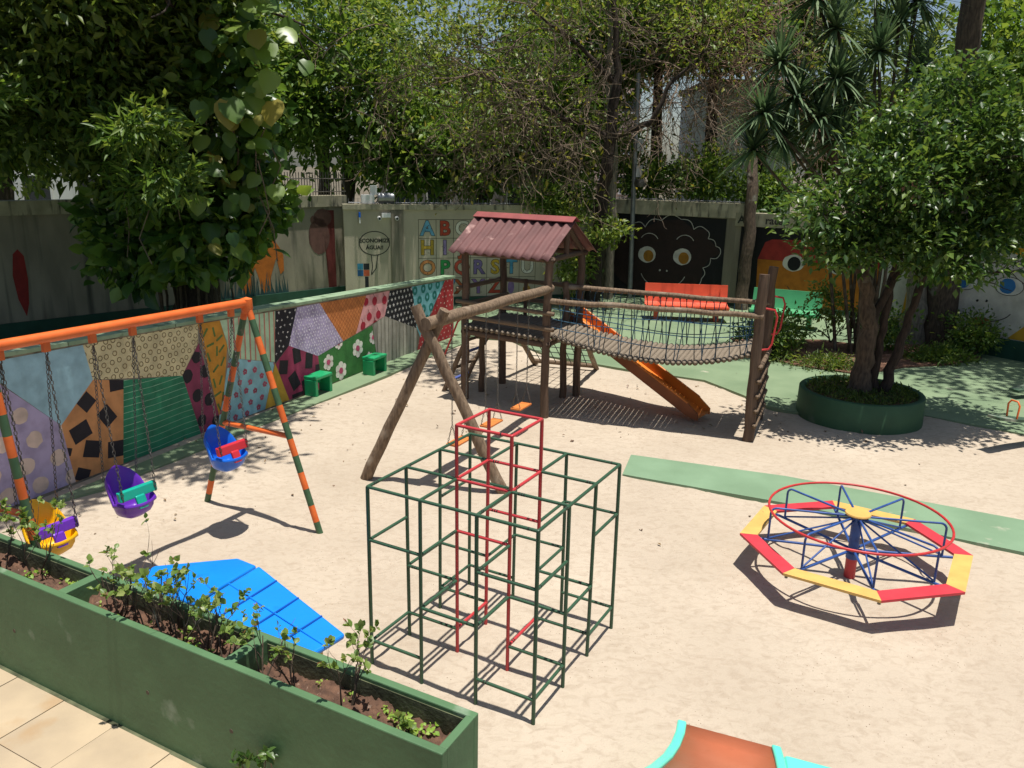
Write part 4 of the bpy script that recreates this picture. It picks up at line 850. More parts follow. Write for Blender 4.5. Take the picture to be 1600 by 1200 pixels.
ledge = MB().obox(N0+pd*Ls-pn*.03+V(0, 0, -.05), -pd*Ls, pn*.03, V(0, 0, .06)).build('base_ledge', m_moss, pl)
def cellp(s, t, z=H_-.14): return N0+pd*s+pn*t+V(0, 0, z)
def shrub(pos, h, nst, spread, lab, leafs=5, lsz=.042, seed=1, bare=.25, nm='azalea_shrub'):
    random.seed(seed); t = thing(nm, pos, lab, 'shrub', 'young shrubs in the long planter'); segs, tips = [], []
    for k in range(nst):
        a = random.random()*6.28; d0 = V(math.cos(a)*spread, math.sin(a)*spread, 1)
        grow(Vector(pos)+V(math.cos(a), math.sin(a), 0)*.02*nst*.4-V(0, 0, .03), d0, h*random.uniform(.45, .62), .0075, 2, segs, tips, .5, 4, .12, (1, 3), .6, .12)
    limbs('stems', segs, m_bark, t, 5); gs, gb = [], []
    for p, d0 in tips:
        if random.random() < bare*.4: continue
        k = random.randint(leafs, leafs+4); pp = np.array([list(p-d0*random.uniform(0, .05)) for _ in range(k)]); oo = rng.normal(size=(k, 3))*.75+np.array(d0)*.8+np.array([0, 0, .3])
        gs.append(leaf_geo(pp, lsz, .8, .9, 1, oo))
        if random.random() < .3: gb.append(leaf_geo(np.array([list(p)]*3), lsz*.55, .4, 0., 1, np.array([list(d0)]*3)+rng.normal(size=(3, 3))*.25))
    if gs: v, f, tt = merge(gs); np_mesh('leaves', v, f, Lf_azal, t, tt, smooth=True)
    if gb: v, f, tt = merge(gb); np_mesh('buds', v, f, Lf_bud, t, tt, smooth=True, kind='stuff')
for i, (s, tt, h, n, sp, lab) in enumerate([(2.95, .2, .42, 4, .35, 'leafy young shrub at the left of the middle soil cell'), (2.62, .22, .55, 4, .3, 'tallest leafy shrub in the middle of the planter against the blue roof'), (2.3, .17, .45, 4, .35, 'leafy young shrub near the centre of the middle soil cell'), (2.45, .27, .45, 4, .35, 'leafy shrub by the far rim in the middle soil cell'), (2.0, .24, .42, 4, .3, 'leafy young shrub leaning over the blue playhouse roof'), (1.8, .15, .3, 3, .4, 'short leafy shrub beside the right divider of the middle soil cell'),
        (1.45, .12, .42, 3, .3, 'thin shrub with reddish buds just right of the divider'), (1.22, .2, .4, 3, .35, 'thin forked shrub in the right soil cell near the divider'), (.82, .2, .5, 4, .3, 'bare stemmed shrub in the middle of the right soil cell'), (.32, .18, .17, 2, .4, 'tiny shrub at the right end of the planter'),
        (4.05, .3, .5, 6, .4, 'dense shrub in the left soil cell beside the yellow swing'), (4.4, .2, .5, 6, .4, 'dense shrub at the left edge of the picture in the planter')]):
    shrub(cellp(s, tt), h*1.25, n+(2 if i < 5 else 0), sp*1.0, lab, 5 if i < 10 else 8, .038, 20+i, .4 if i not in (7, 6) else 1.0)
random.seed(3); seedling = None
for k in range(30):
    s = random.choice([random.uniform(.1, 1.5), random.uniform(.15, .7), random.uniform(1.8, 3.2), random.uniform(3.45, 4.1)]); pos = cellp(s, random.uniform(.08, .31), H_-.145)
    if seedling is None:
        seedling = []
        for q in range(3):
            n = 7+q*3; pp = rng.normal(size=(n, 3))*np.array([.018, .018, .006])+np.array([0, 0, .02]); oo = pp*np.array([30, 30, 5]); v, f, t = leaf_geo(pp, .026, .8, 1.2, 1, oo)
            seedling.append(np_mesh('seedling', v, f, Lf_seed, None, t, smooth=True, label='small bright green seedling sprouting from the planter soil', cat='seedling', group='seedlings in the planter')); 
        for q in range(3): seedling[q].location = cellp((.45, 1.05, 2.9)[q], .12, H_-.145)
        continue
    c = seedling[k % 3].copy(); c.location = pos; c['label'] = 'small bright green seedling sprouting in the %s soil cell of the planter' % ('right' if s < 1.65 else 'middle' if s < 3.35 else 'left'); c.rotation_euler = (0, 0, random.random()*6.28); c.scale = [random.uniform(.7, 1.3)]*3; C.objects.link(c)
# sprig growing out of the planter face
tp = thing('wall_sprig', (-1.5, 4.2, .22), 'leafy green sprig growing against the planter face at the bottom', 'plant')
segs, tips = [], []; random.seed(8)
for k in range(5): grow(V(-1.5, 4.21, .22)+V(random.gauss(0, .02), 0, 0), V(random.gauss(0, .35), random.gauss(-.1, .2), 1), .2, .005, 1, segs, tips, .5, 4, .15, (2, 3), .6, .1)
limbs('stems', segs, m_twig, tp, 5); gs = []
for p, d0 in tips: pp = np.array([list(p-d0*random.uniform(0, .08)) for _ in range(7)]); gs.append(leaf_geo(pp, .06, .55, .6, 1, rng.normal(size=(7, 3))*.6+np.array(d0)*.5))
v, f, t = merge(gs); np_mesh('leaves', v, f, Lf_glossy, tp, t, smooth=True)
# round planter
rc = V(5.85, 12.93, 0); RR = .98
rp_ = thing('round_planter', rc, 'round dark green concrete planter ring around the tree trunks', 'planter')
MB().lathe(rc, [(RR-.1, .3), (RR-.1, .44), (RR-.085, .455), (RR-.015, .455), (RR, .44), (RR+.01, 0), (RR+.01, -.1)], 64).build('planter_ring', pm('ring_green', (.035, .10, .045), (.026, .075, .034), rough=.6, scale=2, bump=.2, bscale=14, c3=(.16, .18, .13), c3scale=1.3, c3lo=.62, c3hi=.78), rp_, smooth=50)
MB().lathe(rc, [(0, .40), (.4, .41), (RR-.099, .37)], 40).build('soil', m_soil, rp_)
k = 2600; a = rng.random(k)*6.283; r = np.sqrt(rng.random(k))*(RR-.12); pp = np.stack([rc.x+r*np.cos(a), rc.y+r*np.sin(a), .41+rng.random(k)*.05], -1)
v, f, t = leaf_geo(pp, .07, .25, .2, 0, np.stack([rng.normal(size=k)*.5, rng.normal(size=k)*.5, np.ones(k)], -1)); np_mesh('ground_cover', v, f, Lf_dark, rp_, t, kind='stuff')
# ================= trees =================
def crown(t, blobs, ncl, per, spread, size, mat, width=.5, shell=.5, name='crown', up=.6, shape=0):
    p, o = clump_points(blobs, ncl, per, spread, shell); v, f, tt = leaf_geo(p, size, width, up, shape, o); return np_mesh(name, v, f, mat, t, tt)
def trunk_path(t, pts, rad, mat, name='trunk', n=12, rough=.02):
    P = []; Rr = []; 
    for (a, b, ra, rb) in zip(pts[:-1], pts[1:], rad[:-1], rad[1:]):
        for q in range(5): P.append(Vector(a).lerp(Vector(b), q/5)+V(random.gauss(0, rough), random.gauss(0, rough), 0)); Rr.append((ra+(rb-ra)*q/5)*random.uniform(.94, 1.06))
    P.append(Vector(pts[-1])); Rr.append(rad[-1]); return MB().tube(P, Rr, n).build(name, mat, t, smooth=70)
# tree in the round planter
random.seed(21)
pt = thing('planter_tree', (5.95, 13.0, .4), 'glossy leaved tree with several trunks growing in the round planter', 'tree')
trunk_path(pt, [(5.82, 12.95, .3), (5.84, 12.98, .8), (5.88, 13.0, 1.5), (5.72, 13.05, 2.2), (5.4, 13.1, 3.1)], [.21, .15, .135, .105, .05], m_bark)
trunk_path(pt, [(6.08, 13.0, .3), (6.1, 13.05, 1.1), (6.15, 13.1, 2.0), (6.3, 13.2, 3.2)], [.09, .065, .06, .04], m_barkd)
trunk_path(pt, [(6.2, 12.95, .3), (6.36, 12.95, 1.1), (6.6, 13.0, 2.1), (6.85, 13.1, 3.4)], [.1, .075, .065, .04], m_barkd)
trunk_path(pt, [(5.9, 13.0, 1.6), (6.2, 13.1, 2.3), (6.9, 13.4, 3.2), (7.6, 13.5, 3.9)], [.08, .06, .045, .025], m_barkd, 'limb')
segs, tips = [], []
for b, d0 in (((5.4, 13.1, 3.0), (-.5, -.6, .4)), ((6.3, 13.2, 3.1), (.1, -.5, .9)), ((6.85, 13.1, 3.3), (.6, -.6, .6)), ((5.7, 13.05, 2.3), (-.7, -.3, .4)), ((6.6, 13.0, 2.2), (.8, -.3, .3)), ((7.6, 13.5, 3.9), (.7, 0, .4))): grow(b, d0, 1.1, .035, 2, segs, tips, .6, 4, .2, (2, 3), .7, .03)
[limbs('branch', [s_], m_barkd, pt, 6) for s_ in segs[:0]]; limbs('twigs', segs, m_barkd, pt, 6)['kind'] = 'stuff'
crown(pt, [(5.0, 12.4, 3.35, .95, 1.0, .5, 1), (5.9, 12.3, 3.95, 1.05, 1.1, .75, 1.2), (7.0, 12.5, 4.45, 1.15, 1.1, .8, 1.2), (5.8, 12.2, 3.0, .9, .8, .32, .6), (6.7, 12.3, 3.2, .8, .8, .4, .6), (7.9, 12.7, 4.2, .85, 1.0, .7, .8), (6.7, 12.9, 5.2, .8, .8, .45, .4), (7.4, 12.1, 3.75, .6, .6, .4, .4), (5.5, 12.5, 4.7, .6, .6, .4, .3), (5.0, 12.3, 2.85, .6, .6, .25, .35), (6.4, 12.0, 2.75, .8, .6, .3, .5), (7.5, 12.4, 3.1, .7, .6, .35, .4)], 640, 28, .17, .115, Lf_glossy, .52, .15, 'crown', 1.0)
# dracaena clump
dr = thing('dracaena', (7.75, 17.5, 0), 'tall dracaena clump with spiky leaf rosettes behind the planter tree', 'plant')
random.seed(31); stems, gs = [], []
ROS = [(7.7, 17.6, 6.9), (6.3, 17.2, 6.7), (6.35, 17.0, 5.75), (4.95, 17.0, 5.05), (5.25, 17.2, 6.05), (6.8, 17.3, 5.4), (5.9, 17.4, 7.3), (8.2, 17.5, 6.0), (5.6, 17.6, 4.6), (6.6, 17.1, 4.6), (7.2, 17.8, 7.7), (4.9, 17.3, 4.35), (8.0, 17.6, 7.3), (5.6, 17.1, 5.4), (6.1, 17.0, 5.0), (7.2, 17.2, 6.3)]
for q in ROS:
    q = V(*q); b = V(7.75+random.gauss(0, .16), 17.5+random.gauss(0, .15), -.05); mid = b.lerp(q, .55)+V((b.x-q.x)*.30, 0, .25); stems.append(([b, b.lerp(mid, .5)+V(random.gauss(0, .05), 0, 0), mid, q], [.04, .036, .034, .03]))
    n = 130; L_ = .9; k = 5; th = rng.random(n)*6.283; el = rng.uniform(-.55, 1.4, n); w_ = .034
    dd = np.stack([np.cos(th)*np.cos(el), np.sin(th)*np.cos(el), np.sin(el)], -1); side = np.stack([-np.sin(th), np.cos(th), np.zeros(n)], -1); vs, L2 = [], L_*rng.uniform(.75, 1.15, n)[:, None]
    for j in range(k):
        u = j/(k-1); c = np.array(q)+dd*L2*u+np.array([0, 0, -1])*(.30*u**2*L2*np.cos(el)[:, None]); ww_ = w_*(1-u**2.2)+.002; vs += [c-side*ww_, c+side*ww_]
    vs = np.stack(vs, 1).reshape(-1, 3); F = np.array([[2*j, 2*j+1, 2*j+3, 2*j+2] for j in range(k-1)]); ff = (F[None]+(np.arange(n)*2*k)[:, None, None]).reshape(-1, 4)
    np_mesh('leaf_rosette', vs, ff, Lf_drac, dr, np.repeat(rng.random(n), 2*k), smooth=True)
for ps, rs in stems: MB().tube(ps, rs, 8).build('stem', m_bark, dr, smooth=60)
# big vine-covered tree on the left
random.seed(41)
bt = thing('vine_covered_tree', (-6.7, 16.8, 0), 'huge dark tree wrapped in climbing vines behind the patchwork wall', 'tree')
trunk_path(bt, [(-6.7, 16.8, -.1), (-6.75, 16.8, 1.2), (-6.9, 16.7, 3), (-7.2, 16.5, 5), (-7.6, 16.2, 8)], [.62, .42, .36, .32, .2], m_barkd, n=14, rough=.05)
for k in range(16):
    a = random.random()*6.28; r_ = random.uniform(.38, .6); x, y = -6.75+r_*math.cos(a)*1.3, 16.75+r_*math.sin(a); MB().tube([(x, y, -.1), (x+random.gauss(0, .05), y, 1.2), (x+random.gauss(0, .12), y, 2.6), (x+random.gauss(0, .1), y, 4.6)], random.uniform(.012, .035), 6).build('aerial_root', m_bark, bt, smooth=70)
segs, tips = [], []
for d0, st in (((-.7, -.5, .7), 4), ((.4, -.4, .9), 5), ((.6, -.8, .8), 5.5), ((-.9, .2, .8), 5), ((.1, -1, .7), 5), ((-.3, .5, 1), 6)): grow((-7.1, 16.5, st), d0, 2.6, .16, 3, segs, tips, .6, 4, .15, (2, 3), .72, .03)
limbs('branches', segs, m_barkd, bt, 6)['kind'] = 'stuff'
crown(bt, [(-8.6, 15.6, 7.2, 3.6, 3.2, 2.2, 3), (-6.9, 15.8, 7.8, 1.9, 2.6, 1.8, 1.5), (-9.2, 15.4, 4.6, 1.7, 1.4, 1.0, .8), (-6.9, 15.6, 4.2, 1.0, .9, 1.1, .9), (-11, 15.5, 6.0, 2.2, 2.2, 2.0, 1.2), (-7.6, 15.2, 5.6, 1.8, 1.3, 1.2, 1.2), (-10.6, 14.6, 4.3, .8, .8, .5, .3), (-8.5, 18.8, 7.6, 3.6, 1.6, 1.2, 1.2), (-12.5, 17.5, 7.6, 2.6, 2, 1.2, .8), (-9.6, 14.8, 5.2, 1.4, .9, .8, .7)], 1600, 30, .28, .21, Lf_dark, .4, .3)
crown(bt, [(-5.2, 8.4, 8.2, .8, 1.0, .4, .8), (-4.3, 10.1, 8.2, .85, 1.1, .4, .9), (-3.6, 11.9, 8.3, .8, 1.1, .4, .8), (-3.3, 9.7, 8.6, .5, .7, .3, .2), (-4.6, 13.9, 8.6, 1.0, 1.6, .5, .5), (-.9, 15.6, 9.5, 1.6, 1.7, .5, .8)], 270, 26, .24, .2, Lf_mid, .4, .2, 'overhanging_crown')
crown(bt, [(-7.0, 14.7, 4.55, .75, .5, .35, 1), (-6.6, 14.7, 3.55, .5, .4, .45, 1), (-8.0, 14.6, 5.2, .9, .5, .4, .8), (-6.0, 13.3, 4.4, .6, .4, .4, .7), (-5.6, 13.4, 3.6, .4, .35, .4, .5), (-8.6, 13.2, 4.9, .8, .5, .35, .6)], 150, 22, .18, .2, Lf_mid, .28, .3, 'drooping_sprays')
crown(bt, [(-5.7, 16.0, 5.2, .95, .8, 2.6, 2), (-5.2, 16.2, 3.4, .6, .6, .8, .6), (-6.5, 15.8, 3.3, 1.0, .45, .9, 1.0), (-5.35, 15.7, 2.75, .35, .35, .75, .5), (-7.5, 15.7, 2.5, .8, .35, 1.0, .9), (-6.3, 15.6, 2.5, .55, .35, .8, .6)], 560, 10, .2, .26, Lf_vine, .72, .5, 'vine_leaves', .2, 1)
def bigleaf(p, size, dirv, nrm, mat, tint):
    d0 = Vector(dirv).normalized(); n0 = Vector(nrm); n0 = (n0-d0*n0.dot(d0)).normalized(); x = d0.cross(n0)
    out = [(0, 0), (-.2, -.1), (-.42, .08), (-.46, .32), (-.36, .62), (-.16, .88), (0, 1.02), (.16, .88), (.36, .62), (.46, .32), (.42, .08), (.2, -.1)]
    vs = [p+x*(a*size)+d0*(b*size)+n0*(-.35*size*(abs(a)**1.5)-.12*size*b*b+.015*math.sin(9*b)*size) for a, b in out]+[p+d0*(b*size)+n0*(-.12*size*b*b) for b in (.15, .4, .65, .85)]
    fs = [(12, 0, 1), (12, 1, 2), (12, 2, 3), (12, 3, 13), (13, 3, 4), (13, 4, 14), (14, 4, 5), (14, 5, 15), (15, 5, 6), (15, 6, 7), (15, 7, 14), (14, 7, 8), (14, 8, 13), (13, 8, 9), (13, 9, 12), (12, 9, 10), (12, 10, 11), (12, 11, 0)]
    return np_mesh('leaf', np.array([list(q) for q in vs]), np.array(fs), mat, bt, [tint]*len(vs), smooth=True)
random.seed(44)
for k in range(210):
    z = random.uniform(2.4, 7.4); x = -5.3+random.gauss(0, .5)+(z-4)*.16; y = 15.1+random.gauss(0, .35)
    if k < 120: p = V(x, y, z)
    else: p = V(random.uniform(-8.3, -5.2), random.uniform(15.2, 15.9), random.uniform(3.4, 6.6))
    leaf_tint = random.random(); bigleaf(p, random.uniform(.16, .40), (random.gauss(.15, .5), random.gauss(-.4, .3), random.gauss(-.7, .35)), (random.gauss(.2, .35), -.9, random.uniform(.3, 1.2)), Lf_yel if random.random() < .10 else Lf_vine, leaf_tint)  # each leaf gets a random tint of its own
for k in range(26): bigleaf(V(min(-4.2, -4.6+random.gauss(0, .25)), 14.8+random.gauss(0, .25), random.uniform(4.7, 7.4)), random.uniform(.3, .5), (random.gauss(.3, .4), random.gauss(-.4, .3), random.gauss(-.6, .3)), (random.gauss(.1, .3), -.6, random.uniform(.6, 1.3)), Lf_yel if k % 6 == 0 else Lf_vine, random.uniform(.6, 1))  # sunlit outer leaves: only the lighter tints, so sunlight is in their colour
for k in range(26):   # hanging vines
    x = random.uniform(-7.4, -4.6); y = 15.6+random.gauss(0, .4); z = random.uniform(3.6, 5.2); ln_ = random.uniform(.9, 2.2)
    MB().tube([(x, y, z), (x+random.gauss(0, .08), y, z-ln_*.35), (x+random.gauss(0, .12), y, z-ln_*.7), (x+random.gauss(0, .15), y, z-ln_)], .011, 5).build('hanging_vine', m_twig, bt)
# twiggy half-bare tree
random.seed(51)
tt_ = thing('bare_twig_tree', (2.35, 23.5, 0), 'dark forked tree with a mass of bare twigs and few yellowing leaves', 'tree')
trunk_path(tt_, [(2.3, 23.5, -.1), (2.38, 23.5, 1.6), (2.5, 23.5, 3.4), (2.62, 23.5, 4.9), (2.75, 23.6, 6.5), (2.5, 23.7, 9)], [.24, .19, .175, .17, .11, .06], m_barkd)
trunk_path(tt_, [(2.58, 23.5, 4.7), (2.0, 23.4, 5.15), (1.3, 23.3, 5.2), (.4, 23.1, 5.7), (-1.2, 22.8, 6.4)], [.11, .09, .07, .05, .025], m_barkd, 'limb')
trunk_path(tt_, [(2.62, 23.5, 4.75), (3.3, 23.4, 5.0), (3.75, 23.4, 5.2), (4.2, 23.4, 6.2), (5.2, 23.4, 7.2)], [.11, .085, .075, .05, .025], m_barkd, 'limb')
trunk_path(tt_, [(2.7, 23.6, 6.2), (1.6, 23.6, 7.2), (.3, 23.4, 8.0)], [.09, .05, .025], m_barkd, 'limb')
segs, tips = [], []
for k in range(56):
    u = random.random(); src = random.choice([((2.0, 23.4, 5.15), (-1.2, 22.8, 6.4)), ((3.6, 23.4, 5.1), (5.2, 23.4, 7.2)), ((2.7, 23.6, 6.2), (.3, 23.4, 8.0)), ((2.7, 23.6, 6.0), (2.5, 23.7, 9)), ((1.3, 23.3, 5.2), (-1.2, 22.8, 6.4))]); p = Vector(src[0]).lerp(Vector(src[1]), u)
    grow(p, (random.gauss(-.15, .8), random.gauss(-.1, .6), random.gauss(.05, .6)), random.uniform(1.3, 2.1), .026, 3, segs, tips, .65, 5, .26, (2, 4), .72, -.05)
for k in range(34): grow((random.uniform(-4.6, 1.5), random.uniform(22.6, 25), random.uniform(3.5, 7.5)), (random.gauss(0, .9), random.gauss(0, .5), random.gauss(-.2, .5)), 1.5, .02, 2, segs, tips, .65, 5, .26, (2, 4), .72, -.05)
segs = [([p for p in ps], [max(.0065, r) for r in rs]) for ps, rs in segs]
limbs('twigs', segs, m_twig, tt_, 4)
tp_ = np.array([list(p) for p, d in tips]); sel = rng.random(len(tp_)) < .5; pp = tp_[sel]+rng.normal(size=(sel.sum(), 3))*.12
v, f, t = leaf_geo(pp, .13, .5, .2, 0, np.tile([0, 0, -.6], (len(pp), 1))); np_mesh('leaves', v, f, Lf_yel, tt_, t)
crown(tt_, [(-2.5, 23.0, 7.4, 2.2, 1.4, 1.6, 1), (1.5, 23.5, 8.6, 3, 1.4, 1.2, 1), (5.2, 23.6, 7.8, 1.6, 1.2, 1.6, .7), (-.6, 23.0, 5.6, 2.6, 1.0, 1.2, .7)], 520, 12, .4, .13, Lf_lit, .5, .1, 'leaf_sprays', 1.0)
# tangle of bare vines on the right (over the white building)
random.seed(55)
vt = thing('bare_vine_tangle', (6.9, 25.6, 0), 'brown tangle of bare climbing vines hanging in front of the white building', 'vine')
segs, tips = [], []
for k in range(120): grow((random.uniform(4.4, 8.4), random.uniform(25.2, 26.6), random.uniform(5.6, 9.5)), (random.gauss(0, .8), random.gauss(0, .4), random.gauss(-.3, .6)), 1.5, .016, 2, segs, tips, .7, 5, .3, (2, 4), .75, -.08)
segs = [(ps, [max(.008, r) for r in rs]) for ps, rs in segs]; limbs('vine_stems', segs, pm('vine_stem', (.24, .15, .10), (.13, .08, .055), rough=.9, scale=10), vt, 4)
tp_ = np.array([list(p) for p, d in tips]); pp = tp_[rng.random(len(tp_)) < .4]; v, f, t = leaf_geo(pp, .13, .6, .2, 0); np_mesh('leaves', v, f, Lf_yel, vt, t)
trunk_path(vt, [(6.65, 23.2, -.1), (6.7, 23.25, 1.5), (6.75, 23.4, 3.4), (6.9, 25.2, 6.5)], [.2, .17, .16, .1], m_bark)
# pale trunk and tall trunks
def tall(name, lab, pts, rad, mat, blobs, ncl, per, spread, size, lm, width=.5):
    t = thing(name, (pts[0][0], pts[0][1], 0), lab, 'tree'); trunk_path(t, pts, rad, mat, rough=.03)
    if blobs: crown(t, blobs, ncl, per, spread, size, lm, width, .25)
    return t
random.seed(61)
tall('pale_trunk_tree', 'tree with a straight pale trunk just behind the dark forked tree', [(2.95, 24.7, -.1), (2.9, 24.7, 3), (2.75, 24.7, 6), (2.5, 24.7, 10)], [.16, .15, .17, .14], m_barkp, [(1.5, 26, 10.5, 3, 2.5, 1.5, 1), (4.6, 27, 9.8, 2.4, 2, 1.5, .7)], 120, 30, .35, .22, Lf_mid)
tall('tall_tree', 'tall straight trunk rising behind the planter tree at the right', [(10.15, 18.7, -.1), (10.0, 18.7, 2.5), (9.75, 18.7, 6), (9.6, 18.7, 11)], [.42, .30, .26, .22], m_bark, [(10.8, 16.3, 11.5, 2.6, 3.0, 1.2, 1), (12.5, 18.5, 9.6, 2.4, 2, 1.4, .8)], 330, 30, .36, .22, Lf_mid)
tall('mottled_trunk_tree', 'thick mottled double trunk beside the tall trunk near the white face wall', [(9.62, 18.85, -.1), (9.55, 18.9, 1.4), (9.5, 18.95, 3.2), (9.2, 19.2, 5.2)], [.32, .22, .2, .14], m_barkp, [(11.6, 19.2, 4.4, 1.6, 1.2, 1.2, 1), (10.6, 18.4, 4.9, 1.2, 1, .9, .6)], 130, 32, .22, .14, Lf_lit)
# ================= shrubs and beds =================
bed = MB().prism([(5.25, 18.9), (5.2, 17.4), (5.9, 16.3), (7.0, 15.6), (8.2, 16.3), (9.3, 16.6), (10.4, 17.3), (9.9, 18.6), (8.3, 18.4), (7.4, 18.9)], -.02, .05).build('flower_bed', pm('bed_mulch', (.20, .10, .06), (.10, .05, .03), rough=.95, scale=20, bump=.9, bscale=40, c3=(.32, .20, .14), c3scale=20, c3lo=.6, c3hi=.66), kind='structure')
def bush(name, lab, blobs, ncl, per, spread, size, lm, width=.5, cat='shrub', stem=True, group=None, shell=.2):
    c = blobs[0]; t = thing(name, (c[0], c[1], 0 if c[2]-c[5] < 1.2 else c[2]-c[5]), lab, cat, group)
    if stem:
        segs, tips = [], []
        for k in range(4): grow((c[0]+random.gauss(0, .05), c[1], max(0, c[2]-c[5]-.3)), (random.gauss(0, .4), random.gauss(0, .4), 1), c[5]*1.1, .02, 1, segs, tips)
        limbs('stems', segs, m_bark, t, 6)
    crown(t, blobs, ncl, per, spread, size, lm, width, shell, 'foliage'); return t
random.seed(71)
bush('garden_shrub', 'dense green shrub in the bed behind the ladder end of the bridge', [(5.75, 17.2, .45, .5, .5, .45, 1), (5.4, 17.9, .35, .4, .4, .3, .5)], 110, 18, .12, .085, Lf_mid)
bush('garden_shrub', 'slender leafy sapling standing in the red mulch of the bed', [(7.25, 17.9, .95, .4, .35, .45, 1), (7.0, 18.1, 1.35, .3, .3, .25, .5)], 60, 14, .1, .1, Lf_lit)
bush('garden_shrub', 'leafy shrub at the foot of the mottled trunk near the white face wall', [(10.2, 17.5, .55, .55, .5, .5, 1)], 80, 18, .13, .1, Lf_mid)
bush('garden_shrub', 'bushy dark shrub in the bed behind the planter tree trunks', [(8.3, 17.9, .6, .7, .4, .55, 1), (6.4, 18.3, .5, .5, .35, .45, .6)], 110, 18, .14, .1, Lf_mid)
bush('border_grass', 'low grassy ground cover along the right end of the bed', [(9.3, 17.0, .12, .8, .45, .14, 1)], 120, 16, .1, .12, Lf_mid, .2, 'ground cover', False)
bush('border_grass', 'low grassy ground cover at the front of the bed by the round planter', [(6.6, 16.2, .1, .75, .35, .12, 1), (5.7, 16.8, .1, .4, .4, .12, .6)], 130, 16, .1, .11, Lf_dark, .2, 'ground cover', False)
bush('corner_shrub', 'light green shrub beside the dark forked trunk behind the tower', [(1.75, 23.1, 1.3, .55, .45, 1.0, 1), (2.6, 22.9, 2.2, .6, .4, .35, .5), (1.4, 23.2, 2.6, .7, .4, .5, .6)], 150, 16, .14, .13, Lf_lit)
bush('hanging_creeper', 'green creeper spilling over the wall top above the tower roof', [(.9, 23.6, 3.05, .9, .4, .4, 1), (1.9, 23.9, 3.2, .8, .4, .5, 1)], 150, 16, .14, .13, Lf_mid, stem=False, cat='creeper')
bush('hedge', 'thick green hedge growing along the top of the black face wall', [(4.3, 26.6, 3.6, 1.2, .8, .8, 1), (6.0, 26.1, 3.7, 1.4, .8, .9, 1.2), (7.7, 25.3, 3.3, 1.2, .7, .7, 1), (3.2, 27.0, 4.6, .9, .8, 1.0, .7)], 420, 20, .2, .15, Lf_mid, stem=False, cat='hedge')
bush('wall_top_foliage', 'leafy branches hanging over the right wall top at the picture edge', [(12.3, 19.6, 3.6, 1.8, 1.0, 1.2, 1), (14.2, 17.6, 3.8, 1.5, 1.2, 1.2, 1), (11.2, 20.8, 2.9, 1.2, .6, .6, .6)], 300, 22, .22, .16, Lf_lit, stem=False)
MB()
# trees beyond the wall
BGT = [(-17, 27, 6, 4.2, 3.2, 'dark', 'dense dark tree far left beyond the wall'), (-11.5, 30, 7.2, 4, 4, 'mid', 'broad green tree beyond the left wall behind the vine covered tree'), (-5.9, 28, 6.6, 2.6, 3.2, 'mid', 'bright green tree rising beyond the wall above the painted animals'), (-1.5, 33, 7.5, 3.6, 3.4, 'dark', 'dark tree beyond the wall behind the bare twigs'), (4.2, 38, 10.5, 4, 2.8, 'mid', 'tall green tree far beyond the black face wall'), (12.5, 29, 6.5, 3.2, 3.6, 'dark', 'dense dark tree beyond the orange face wall'), (17.5, 27, 7.5, 3.5, 4, 'mid', 'green tree beyond the right wall'), (22, 24, 6.0, 3.2, 3.6, 'dark', 'dark tree at the far right beyond the wall'), (9.5, 33, 9.8, 3.0, 2.4, 'dark', 'dark tree crown above the white building'), (-22, 24, 7, 4, 4, 'mid', 'green tree at the far left beyond the wall'), (-8.5, 36, 9.5, 4, 3.4, 'dark', 'tall dark tree far behind the bright green tree'), (-2.6, 28.2, 4.6, 2.3, 1.7, 'mid', 'low green tree just beyond the alphabet wall'), (1.0, 29.5, 5.6, 2.3, 2.4, 'mid', 'rounded green tree beyond the wall above the tower roof'), (5.0, 31, 9.3, 2.6, 2.0, 'mid', 'green crown high above the black face wall'), (2.2, 33.5, 8.3, 2.6, 2.2, 'mid', 'leafy crown behind the pale trunk'), (14.2, 24.6, 6.6, 2.4, 2.6, 'mid', 'bright tree just beyond the orange face wall'), (6.6, 29.2, 8.6, 1.8, 1.3, 'mid', 'small leafy crown hanging over the white building')]
for x, y, z, r_, rz_, kd, lab in BGT:
    t = thing('background_tree', (x, y, 0), lab, 'tree', 'trees beyond the wall'); trunk_path(t, [(x, y, -.1), (x+.2, y, z*.5), (x, y, z)], [.3, .22, .12], m_barkd)
    crown(t, [(x, y, z, r_, r_*.8, rz_, 2), (x-r_*.5, y-.6, z-rz_*.35, r_*.55, r_*.5, rz_*.5, 1), (x+r_*.5, y-.4, z-rz_*.3, r_*.55, r_*.5, rz_*.5, 1)], 260, 34, .42, .27, Lf_dark if kd == 'dark' else Lf_mid, .45, .35)
